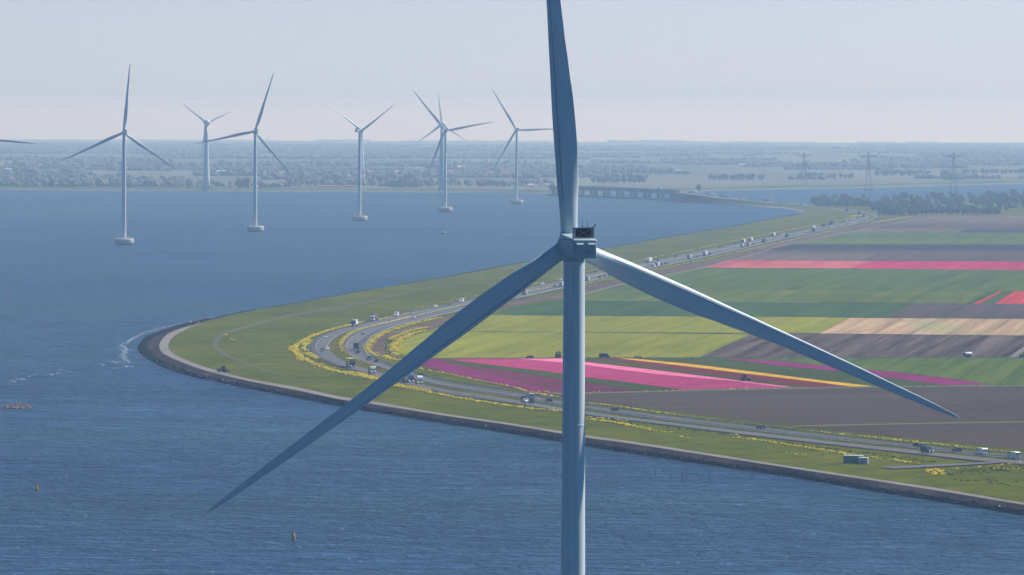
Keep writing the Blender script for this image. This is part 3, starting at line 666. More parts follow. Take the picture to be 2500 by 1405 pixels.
# platform: a round concrete raft on a darker underwater pile, with railing, crane and landing
m = MB(); m.lathe([(8.2, 1.2), (8.9, 1.7), (9.1, 2.6), (9.1, 5.2), (8.8, 5.6), (2.0, 5.7)], 56); ME_PLAT = m.mesh('platform', M_conc, True); ME_PLAT.set_sharp_from_angle(angle=R(35))
m = MB(); m.lathe([(7.4, -3), (7.6, 1.3)], 40); ME_FOOT = m.mesh('footing', plain('dark wet concrete', (.07, .07, .075), .8, .3, var=.3), True)
m = MB()
for k in range(40):
    a = 2 * math.pi * k / 40; b = 2 * math.pi * (k + 1) / 40
    p, q = Vector((8.75 * math.cos(a), 8.75 * math.sin(a), 5.6)), Vector((8.75 * math.cos(b), 8.75 * math.sin(b), 5.6))
    m.tube(p, p + Vector((0, 0, 1.15)), .06, n=4)
    for h in (.6, 1.15): m.tube(p + Vector((0, 0, h)), q + Vector((0, 0, h)), .05, n=4)
ME_RAIL = m.mesh('railing', plain('yellowed railing', (.50, .42, .22), .6, .3))
m = MB(); m.tube((0, 0, 0), (0, 0, 2.6), .16, n=8); m.tube((0, 0, 2.6), (2.2, 0, 3.3), .13, .08, 6); m.box((0, 0, .5), (.8, .8, 1.0)); ME_CRANE = m.mesh('davit_crane', plain('white davit', (.62, .63, .62), .5, .3))
m = MB(); m.box((0, 0, 1.15), (.08, 1.0, 2.1)); ME_DOOR = m.mesh('door', plain('door grey green', (.16, .21, .20), .6, .3))

def rotor(root, hub, axis_yaw, phis, blade, k=1.0, collar=True, hubmesh=None, tilt=5.0, pitch=0.0, seam=True):
    """hub and blades; phis = angles as seen from downwind, counted from the right"""
    A = Vector((math.sin(axis_yaw), math.cos(axis_yaw), 0)); Rt = Vector((A.y, -A.x, 0))
    A = (A * math.cos(R(tilt)) + Vector((0, 0, math.sin(R(tilt))))).normalized(); U = Rt.cross(A).normalized()
    h = put('hub', hubmesh, root, hub); h.rotation_euler = Matrix((Rt, A, U)).transposed().to_euler(); h.scale = (k,) * 3
    for ph in phis:
        er = Rt * math.cos(R(ph)) + U * math.sin(R(ph)); ex = Rt * math.sin(R(ph)) - U * math.cos(R(ph))
        M = (Matrix((ex, A, er)).transposed() @ Matrix.Rotation(pitch, 3, 'Z')).to_euler()
        b = put('blade', blade, root, Vector(hub) + A * (1.0 * k)); b.rotation_euler = M; b.scale = (k,) * 3
        if seam: put('seam', ME_SEAM, b)
        if collar:
            c = put('blade_collar', ME_COLLAR, root, Vector(hub) + A * (1.0 * k)); c.rotation_euler = M; c.scale = (k,) * 3
def lake_turbine(pos, hub_z, yaw, phis, label, k=1.0, pitch=0.0):
    root = empty('wind_turbine', (pos.x, pos.y, 0), label, 'wind turbine', 'wind turbines standing in the lake')
    if 1:
        put('footing', ME_FOOT, root); put('platform', ME_PLAT, root); put('railing', ME_RAIL, root); put('davit_crane', ME_CRANE, root, (3.6, -4.5, 5.65))
        put('davit_crane', ME_CRANE, root, (-6.2, 1.5, 5.65))
    ts = (hub_z - 1.5 - 5.6 - .6) / TOW_H
    tw = put('tower', ME_TOWER, root, (0, 0, 5.6), scale=(1, 1, ts)); put('door', ME_DOOR, tw, (1.2, -1.5, .3 / ts), R(-50))
    nac = put('nacelle', ME_NAC, root, (0, 0, hub_z), -yaw)
    nac.rotation_euler = Matrix.Rotation(-yaw, 3, 'Z').to_euler()
    nac['yaw'] = 1; del nac['yaw']
    put('yaw_ring', ME_YAW, nac, (0, 0, -1.5)); cf = put('cooler', ME_COOL, nac); 
    for nm, me in (('radiator', ME_CORE), ('cross_brace', ME_X)): put(nm, me, nac)
    put('antenna', ME_ANT, nac, (-.12, -5.1, 2.9)); put('antenna', ME_ANT, nac, (.60, -5.1, 2.9), scale=(1, 1, .85)); put('wind_vane', ME_VANE, nac, (1.58, -5.1, 2.95))
    put('vent_box', ME_VENT, nac, (-.82, -6.36, -.02)); put('vent_box', ME_VENT, nac, (.92, -6.36, -.02))
    put('roof_hatch', ME_MAT, nac, (-.55, -.6, 1.66)).rotation_euler = (R(4.9), 0, 0); put('hatch', ME_SIDE, nac); put('trim_strip', ME_TRIM, nac)
    A = Vector((math.sin(yaw), math.cos(yaw), 0))
    rotor(root, tuple(A * 1.85 + Vector((0, 0, hub_z + .12))), yaw + (R(5) if k != 1 else 0), phis, ME_BLADE, k, hubmesh=ME_HUB, pitch=pitch)
    return root
WY = R(-14)
main_p = ray_at(1402, 600, 690)
lake_turbine(Vector((main_p.x, 690, 0)), 104.55, WY, (94.3, 217.2, -23.9), 'nearest wind turbine, its grey tower and nacelle filling the middle of the view', 1.02)
def base(u, v): return P(u, v, 0)
def hubz(p, u, v):
    q = ray_at(u, v, p.y); return q.z
for (u, v, hu, hv, yaw, phis, lab) in [
    (-104, 648, -104, 335, WY, (-5.2, 114.8, 234.8), 'wind turbine beyond the left edge, only one dark blade tip reaching into view'),
    (303, 598, 302, 325, WY, (84.8, 204.8, -34.5), 'leftmost turbine standing whole in the lake on a round concrete base, one blade nearly upright'),
    (623, 566, 624, 322, WY, (72, 192, -49), 'second whole lake turbine from the left, one blade leaning right and one almost level'),
    (878, 540, 876, 320, R(44), (25, 146, 267), 'lake turbine turned to the right, its nacelle side showing, two blades in a V'),
    (1087, 518, 1088, 319.5, WY, (129.5, 9.5, 249.5), 'lake turbine standing in front of a thicker tapered turbine on the far shore'),
    (1261, 499, 1261, 318, WY, (121.7, 1, 241), 'farthest lake turbine, just left of the big upright blade')]:
    p = base(u, v); lake_turbine(p, hubz(p, hu, hv), yaw, phis, lab, pitch=R(PITCH3) if yaw > 0 else 0.0)

# older turbines on the far dyke: flaring tower, egg shaped nacelle
m = MB(); m.lathe([(6.6, 0), (5.2, 18), (4.3, 40), (3.5, 65), (2.9, 88), (2.5, 104)], 40); ME_TOW2 = m.mesh('tower', M_tur, True)
m = MB(); m.lathe([(.8, -7.2), (3.0, -6.4), (4.6, -4.4), (5.2, -2.0), (5.0, .3), (4.2, 2.2)], 36, axis='y'); ME_EGG = m.mesh('nacelle', M_tur, True)
m = MB(); m.lathe([(4.1, 2.3), (3.7, 3.8), (2.6, 5.4), (1.2, 6.4), (.3, 6.6)], 32, axis='y'); ME_EGGHUB = m.mesh('hub', M_tur, True)
for me in (ME_EGG, ME_EGGHUB):
    bm = bmesh.new(); bm.from_mesh(me); bmesh.ops.recalc_face_normals(bm, faces=bm.faces[:]); bm.to_mesh(me); bm.free()
SEC2 = [(60, -20, 20, 1.0, 0), (100, -26, 34, .7, 10), (150, -30, 50, .5, 12), (200, -30, 50, .42, 10), (300, -28, 38, .34, 8), (450, -25, 26, .28, 5), (600, -22, 19, .24, 3), (800, -17, 12, .21, 1), (950, -12, 7, .2, 0), (1030, -6, 3, .2, 0), (1050, -2, .5, .3, 0)]
ME_BLADE2 = blade_mesh('blade', M_blade, SEC2, .05)
for (u, v, hu, hv, phis, lab) in [
    (504, 463.5, 501.5, 300, (143.5, 20.5, 262), 'thick flaring turbine on the far shore, standing clear between two slim lake turbines'),
    (1079, 467, 1081, 305, (95.5, 213, -28), 'thick flaring turbine on the far shore, half hidden behind a slim lake turbine')]:
    p = P(u, v, 2.5); root = empty('wind_turbine', p, lab, 'wind turbine', 'older wind turbines on the far shore')
    hz_ = hubz(p, hu, hv) - p.z; q = ray_at(hu, hv, p.y)
    put('tower', ME_TOW2, root, (0, 0, 0), scale=(1, 1, (hz_ - 3) / 104)); yaw = R(-32)
    A = Vector((math.sin(yaw), math.cos(yaw), 0))
    put('nacelle', ME_EGG, root, (0, 0, hz_), -yaw)
    rotor(root, (0, 0, hz_), yaw, phis, ME_BLADE2, collar=False, hubmesh=ME_EGGHUB, tilt=0, seam=False)

# ------------------------------------------------------------------ power pylons at the far water
M_pyl = plain('pylon steel', (.09, .095, .10), .6, .4)
def pylon_parts():
    legs, braces, arms = MB(), MB(), MB(); hs = [0, 12, 24, 36, 46, 56, 66, 74]; w = lambda h: 5.6 * (1 - h / 74) ** 1.15 + .75
    cs = [(1, 1), (-1, 1), (-1, -1), (1, -1)]
    for a, b in zip(hs, hs[1:]):
        for i in range(4):
            c0, c1 = cs[i], cs[(i + 1) % 4]
            p0, p1 = Vector((c0[0] * w(a), c0[1] * w(a), a)), Vector((c0[0] * w(b), c0[1] * w(b), b))
            r0, r1 = Vector((c1[0] * w(a), c1[1] * w(a), a)), Vector((c1[0] * w(b), c1[1] * w(b), b))
            legs.tube(p0, p1, .26, n=5)
            braces.tube(p0, r1, .17, n=4); braces.tube(r0, p1, .17, n=4); braces.tube(p1, r1, .2, n=4)
    def arm(z, L, up, h):
        for s in (-1, 1):
            for y in (-.8, .8):
                arms.tube((0, y, z), (s * L * .62, y * .6, z), .62, n=5); arms.tube((0, y, z + h), (s * L * .62, y * .6, z), .35, n=4)
                arms.tube((s * L * .62, y * .6, z), (s * L, 0, z + up), .62, n=5)
            for k in (.3, .6, 1.0): arms.tube((s * L * k, 0, z + (up if k == 1 else 0)), (s * L * k, 0, z + (up if k == 1 else 0) - 2.6), .14, n=4)
    arm(46, 20, 0, 3.5); arm(66, 22, 6.5, 4)
    return legs.mesh('lattice_legs', M_pyl), braces.mesh('bracing', M_pyl), arms.mesh('cross_arms', M_pyl)
PYL = pylon_parts()
m = MB()
for x in (-5.8, 5.8):
    m.box((x, 0, 1.0), (3.2, 15, 4.5))
ME_PFOOT = m.mesh('concrete_feet', plain('grey concrete feet', (.20, .20, .20), .9, .2))
for u, v, lab, wet in ((1963, 456, 'leftmost of the three lattice pylons, standing on the far meadow', 0), (2120, 466, 'middle lattice pylon, its feet in the far water', 1), (2328, 473, 'right lattice pylon rising from the water behind the wood', 1)):
    p = P(u, v, .3); root = empty('power_pylon', p, lab, 'pylon', 'power pylons crossing the far water'); s = (v - 373) / 11500 * p.y / 73; root.scale = (s, s, s)
    root.rotation_euler = (0, 0, R(12))
    for nm, me in zip(('lattice_legs', 'bracing', 'cross_arms'), PYL): put(nm, me, root)
    if wet: put('concrete_feet', ME_PFOOT, root)

# ------------------------------------------------------------------ road bridge
br = empty('road_bridge', P(1650, 490, 0), 'long low road bridge on paired piers at the far end of the lake', 'bridge')
b0, b1 = P(1655, 490.5, 0), P(1352, 478.4, 0)
bd = Vector((b1.x - b0.x, b1.y - b0.y, 0)); BL = bd.length; bd.normalize(); bn = Vector((-bd.y, bd.x, 0))
if bn.y < 0: bn = -bn
M_bridge = plain('weathered bridge concrete', (.03, .032, .036), .9, .2, var=.2, scale=.05)
def bp(s, c, z): q = b0 + bd * s + bn * c; return Vector((q.x - b0.x, q.y - b0.y, z))
m = MB()
S = [BL * i / 40 for i in range(41)]
dz = lambda s: 13.6 + 1.2 * math.sin(min(1, s / BL) * 3.0)
m.ribbon([[bp(s, -5.5, dz(s) - 1.2) for s in S], [bp(s, -7, dz(s)) for s in S], [bp(s, 7, dz(s)) for s in S], [bp(s, 5.5, dz(s) - 1.2) for s in S], [bp(s, 4.5, dz(s) - 4.6) for s in S], [bp(s, -4.5, dz(s) - 4.6) for s in S], [bp(s, -5.5, dz(s) - 1.2) for s in S]])
m.build('deck', M_bridge, br)
for c in (-6.9, 6.9):
    m = MB(); m.ribbon([[bp(s, c - .12, dz(s) + .02) for s in S], [bp(s, c - .12, dz(s) + 1.1) for s in S], [bp(s, c + .12, dz(s) + 1.1) for s in S], [bp(s, c + .12, dz(s) + .02) for s in S]])
    m.build('parapet', plain('bridge parapet', (.07, .072, .075), .8, .3), br)
u_p = [1651, 1618, 1585, 1551.5, 1518.5, 1486, 1453.5, 1421.5, 1390, 1360]
for u in u_p:
    t_ = (u - 1655) / (1352 - 1655); s = max(6, BL * (t_ * b0.y / (b1.y + t_ * (b0.y - b1.y))))
    M = Matrix((bd, bn, (0, 0, 1))).transposed()
    m = MB()
    for c in (-3.6, 3.6):
        cc = bp(s, c, 0); zt = dz(s) - 4.2
        m.box((0, 0, 0), (5.0, 3.8, zt + 3), M=Matrix.Translation((cc.x, cc.y, (zt - 3) / 2)) @ M.to_4x4())
    cc = bp(s, 0, 0); m.box((0, 0, 0), (6.0, 13.5, 2.4), M=Matrix.Translation((cc.x, cc.y, 0)) @ M.to_4x4())
    m.build('pier', M_bridge, br)
cc = bp(-14, 0, 0); m = MB(); m.box((0, 0, 0), (24, 15, 12.5), M=Matrix.Translation((cc.x, cc.y, 5.8)) @ Matrix((bd, bn, (0, 0, 1))).transposed().to_4x4()); m.build('abutment', M_bridge, br)

m = MB(); m.ribbon([[bp(s, c, z) for s in S] for c, z in ((-9.5, -1), (-9.5, 2.4), (-8.3, 2.4), (-8.3, -1))]); m.build('fender_wall', plain('dark fender timber', (.035, .036, .04), .9, .2), br)

for me in (ME_VENT,):
    bm = bmesh.new(); bm.from_mesh(me); bmesh.ops.recalc_face_normals(bm, faces=bm.faces[:]); bm.to_mesh(me); bm.free()

# ------------------------------------------------------------------ traffic
M_glass = plain('dark car glass', (.012, .016, .022), .12, .6, var=0)
M_tyre = plain('black rubber', (.012, .012, .013), .8, .2)
M_lamp = NT('headlamp'); M_lamp.b.inputs['Emission Color'].default_value = (1, .97, .9, 1); M_lamp.b.inputs['Emission Strength'].default_value = 1.2; M_lamp = M_lamp.out((.8, .8, .8), .3, .5)
PAINT = {}
def paint(c):
    d = {'white': (.74, .75, .76), 'silver': (.42, .44, .46), 'grey': (.16, .175, .19), 'dark': (.022, .026, .034), 'black': (.010, .011, .013), 'blue': (.02, .10, .26), 'navy': (.015, .03, .08),
         'green': (.015, .055, .045), 'yellow': (.75, .56, .06), 'brown': (.13, .075, .06), 'cream': (.62, .55, .42), 'lightgrey': (.40, .43, .45), 'teal': (.02, .13, .11), 'tan': (.32, .24, .21), 'red': (.35, .03, .03)}[c]
    if c not in PAINT:
        t = NT(c + ' vehicle paint'); n = t.noise((.8, .8, .8), detail=3)
        PAINT[c] = t.out(t.mix(n, [x * .9 for x in d], [x * 1.08 for x in d]), .28, .5)
    return PAINT[c]
def wheel(r=.33, wdt=.24):
    m = MB(); m.lathe([(r * .55, -wdt / 2), (r * .9, -wdt / 2), (r, -wdt * .3), (r, wdt * .3), (r * .9, wdt / 2), (r * .55, wdt / 2)], 14, axis='y'); return m
def at(m, c):
    o = MB(); o.v = [(x + c[0], y + c[1], z + c[2]) for x, y, z in m.v]; o.f = list(m.f); o.m = list(m.m); return o
def panes(side, front, rear, hw):
    m = MB()
    for s in (-1, 1):
        q = [(x, s * hw, z) for x, z in side]; m.add(q, [tuple(range(len(q))) if s < 0 else tuple(range(len(q) - 1, -1, -1))])
    for e in (front, rear):
        if e: (x0, z0), (x1, z1) = e; m.add([(x0, -hw * .86, z0), (x0, hw * .86, z0), (x1, hw * .78, z1), (x1, -hw * .78, z1)], [(0, 1, 2, 3)])
    return m
def spec_car():
    b = MB(); b.prism([(-2.15, .32), (-2.2, .62), (-2.12, .93), (-1.55, 1.02), (-1.28, 1.40), (-.9, 1.47), (.2, 1.47), (.55, 1.40), (1.12, 1.0), (1.9, .86), (2.18, .66), (2.2, .32)], -.88, .88)
    g = panes([(-1.45, 1.04), (-1.2, 1.37), (.42, 1.37), (.98, 1.04)], ((1.13, 1.03), (.60, 1.40)), ((-1.57, 1.05), (-1.31, 1.39)), .89)
    return [('body', 'P', b), ('windows', M_glass, g)] + [('wheel', M_tyre, at(wheel(), (x, y, .33))) for x in (-1.32, 1.34) for y in (-.80, .80)] + [('headlight', M_lamp, _bx((2.2, y, .70), (.06, .34, .16))) for y in (-.6, .6)]
def _bx(c, s):
    m = MB(); m.box(c, s); return m
def spec_van():
    b = MB(); b.prism([(-2.75, .38), (-2.8, 2.2), (-2.6, 2.42), (.9, 2.42), (1.25, 2.3), (1.85, 1.45), (2.6, 1.15), (2.78, .8), (2.78, .38)], -1.0, 1.0)
    g = panes([(.45, 1.45), (.55, 2.1), (1.2, 2.05), (1.62, 1.45)], ((1.86, 1.47), (1.30, 2.24)), None, 1.01)
    g.add([(-2.80, y * .9, z) for y, z in ((-.9, 1.5), (.9, 1.5), (.9, 2.05), (-.9, 2.05))], [(0, 1, 2, 3)])
    return [('body', 'P', b), ('windows', M_glass, g)] + [('wheel', M_tyre, at(wheel(.36), (x, y, .36))) for x in (-1.7, 1.75) for y in (-.9, .9)] + [('headlight', M_lamp, _bx((2.79, y, .88), (.05, .3, .22))) for y in (-.72, .72)]
def spec_truck(L=8.4, H=3.75, cabgap=.25):
    c = MB(); x1 = L / 2; c.prism([(x1 - 2.2, .55), (x1 - 2.2, 2.95), (x1 - 1.9, 3.25), (x1 - .5, 3.1), (x1 - .05, 2.3), (x1, 1.3), (x1, .55)], -1.22, 1.22)
    g = panes([(x1 - 1.5, 1.75), (x1 - 1.5, 2.5), (x1 - .5, 2.5), (x1 - .25, 1.75)], ((x1 + .01, 1.65), (x1 - .18, 2.60)), None, 1.235)
    b = MB(); b.box(((-L / 2 + x1 - 2.2 - cabgap) / 2, 0, (H + 1.05) / 2), (L - 2.2 - cabgap, 2.5, H - 1.05))
    ch = MB(); ch.box((-.2, 0, .8), (L - .6, .9, .35))
    r = [('cab', 'P', c), ('cargo_box', 'Q', b), ('windows', M_glass, g), ('chassis', M_tyre, ch)]
    r += [('wheel', M_tyre, at(wheel(.5, .32), (x, y, .5))) for x in (-L / 2 + 1.4, -L / 2 + 2.6, x1 - 1.2) for y in (-1.05, 1.05)]
    return r + [('headlight', M_lamp, _bx((x1 + .02, y, .92), (.06, .38, .26))) for y in (-.9, .9)]
def spec_semi():
    L = 14.5; r = spec_truck(L, 4.0, .75); return r + [('wheel', M_tyre, at(wheel(.5, .32), (-L / 2 + 3.9, y, .5))) for y in (-1.05, 1.05)]
def spec_tractor_unit():
    c = MB(); c.prism([(.6, .6), (.6, 3.4), (1.0, 3.75), (1.9, 3.6), (2.6, 3.1), (2.92, 2.3), (2.95, .6)], -1.24, 1.24)
    g = panes([(1.3, 1.85), (1.3, 2.65), (2.3, 2.65), (2.6, 1.85)], ((2.955, 1.75), (2.75, 2.85)), None, 1.25)
    ch = MB(); ch.box((-1.0, 0, .85), (4.0, 1.0, .4)); ch.box((-1.6, 0, 1.12), (1.4, 1.2, .18))
    return [('cab', 'P', c), ('windows', M_glass, g), ('chassis', M_tyre, ch)] + [('wheel', M_tyre, at(wheel(.5, .34), (x, y, .5))) for x in (-2.0, 1.8) for y in (-1.05, 1.05)] + [('headlight', M_lamp, _bx((2.97, y, .95), (.06, .38, .26))) for y in (-.92, .92)]
def spec_flatbed():
    L = 7.6; x1 = L / 2; r = spec_truck(L, 2.3)
    b = MB(); y = 1.22
    b.box((-1.25, 0, 1.15), (4.9, 2.44, .2)); b.box((-1.25, y, 1.75), (4.9, .08, 1.1)); b.box((-1.25, -y, 1.75), (4.9, .08, 1.1)); b.box((-3.66, 0, 1.75), (.08, 2.44, 1.1)); b.box((1.16, 0, 2.1), (.08, 2.44, 1.8))
    return [(n, p, (b if n == 'cargo_box' else m)) for n, p, m in r]
def spec_pickup():
    b = MB(); b.prism([(-2.9, .45), (-2.95, 1.05), (-.6, 1.08), (-.55, 1.80), (.55, 1.84), (1.15, 1.2), (2.5, 1.05), (2.7, .8), (2.7, .45)], -.98, .98)
    g = panes([(-.4, 1.2), (-.4, 1.7), (.5, 1.7), (.95, 1.2)], ((1.17, 1.22), (.62, 1.78)), None, .99)
    q = MB(); q.box((-1.85, 0, 1.75), (2.1, 1.9, 1.35)); q.box((-.9, 0, 2.5), (.7, 1.8, .3))
    return [('body', 'P', b), ('load_box', 'Q', q), ('windows', M_glass, g)] + [('wheel', M_tyre, at(wheel(.4), (x, y, .4))) for x in (-1.8, 1.75) for y in (-.88, .88)] + [('headlight', M_lamp, _bx((2.71, y, .8), (.05, .34, .2))) for y in (-.7, .7)]
def spec_farm():
    b = MB(); b.prism([(-.4, .7), (-.4, 1.5), (1.9, 1.45), (2.1, 1.2), (2.1, .75)], -.42, .42)
    c = MB(); c.prism([(-1.5, 1.0), (-1.5, 2.8), (-.1, 2.8), (.1, 1.5), (.1, 1.0)], -.78, .78); c.box((-.75, 0, 2.86), (1.7, 1.7, .12))
    g = panes([(-1.35, 1.55), (-1.35, 2.65), (-.25, 2.65), (-.1, 1.55)], ((.06, 1.6), (-.09, 2.7)), ((-1.51, 1.5), (-1.51, 2.7)), .79)
    im = MB(); im.box((-2.6, 0, .8), (1.1, 2.6, .5)); im.box((-1.9, 0, .8), (.6, .3, .2))
    return [('bonnet', 'P', b), ('cab', 'P', c), ('windows', M_glass, g), ('mower', 'Q', im)] + [('wheel', M_tyre, at(wheel(.85, .5), (-1.1, y, .85))) for y in (-.95, .95)] + [('wheel', M_tyre, at(wheel(.55, .38), (1.5, y, .55))) for y in (-.8, .8)]
SPEC = {'car': spec_car, 'van': spec_van, 'truck': spec_truck, 'semi': spec_semi, 'unit': spec_tractor_unit, 'flatbed': spec_flatbed, 'pickup': spec_pickup, 'farm': spec_farm}
NAME = {'car': 'car', 'van': 'van', 'truck': 'box_truck', 'semi': 'lorry', 'unit': 'tractor_unit', 'flatbed': 'flatbed_truck', 'pickup': 'pickup_truck', 'farm': 'farm_tractor'}
CATS = {'car': 'car', 'van': 'van', 'truck': 'truck', 'semi': 'lorry', 'unit': 'truck', 'flatbed': 'truck', 'pickup': 'pickup truck', 'farm': 'tractor'}
CACHE = {}
def vehicle_parts(kind, c1, c2, far):
    key = (kind, c1, c2, far)
    if key not in CACHE:
        sp_ = SPEC[kind](); mats = lambda p: paint(c1) if p == 'P' else paint(c2) if p == 'Q' else p
        if far:
            m = MB(); ml = []
            for n, p, b in sp_:
                if n == 'headlight': continue
                mt = mats(p)
                if mt not in ml: ml.append(mt)
                m.add(b.v, b.f, ml.index(mt))
            CACHE[key] = m.mesh(NAME[kind], ml)
        else: CACHE[key] = [(n, b.mesh(n, mats(p))) for n, p, b in sp_]
    return CACHE[key]
def lane_heading(p, lane):
    a, b = ((HL[0], HL[1]) if lane == 'o' else (HL[2], HL[3])); best = None
    for i in range(len(a) - 1):
        q = (a[i] + b[i]) / 2; d = (q.x - p.x) ** 2 + (q.y - p.y) ** 2
        if best is None or d < best[0]: best = (d, (a[i + 1] + b[i + 1]) / 2 - q)
    d = best[1]; h = math.atan2(d.y, d.x); return h + (math.pi if lane == 'o' else 0.0)
def vehicle(kind, cols, u, v, lane, label, z=HZ + .08, group=None, scale=1.0):
    c1, c2 = (cols.split('/') + [cols.split('/')[0]])[:2]
    p = P(u, v, z); h = lane_heading(p, lane) if lane in 'oi' else R(float(lane))
    far = p.y > 3100
    grp = group or {'o': 'traffic on the outer lanes of the highway', 'i': 'traffic on the inner lanes of the highway'}.get(lane)
    pr = vehicle_parts(kind, c1, c2, far)
    if far: o = put(NAME[kind], pr, None, p, h, scale); tag(o, label, CATS[kind], grp)
    else:
        o = empty(NAME[kind], p, label, CATS[kind], grp, h)
        for n, me in pr: put(n, me, o)
    return o
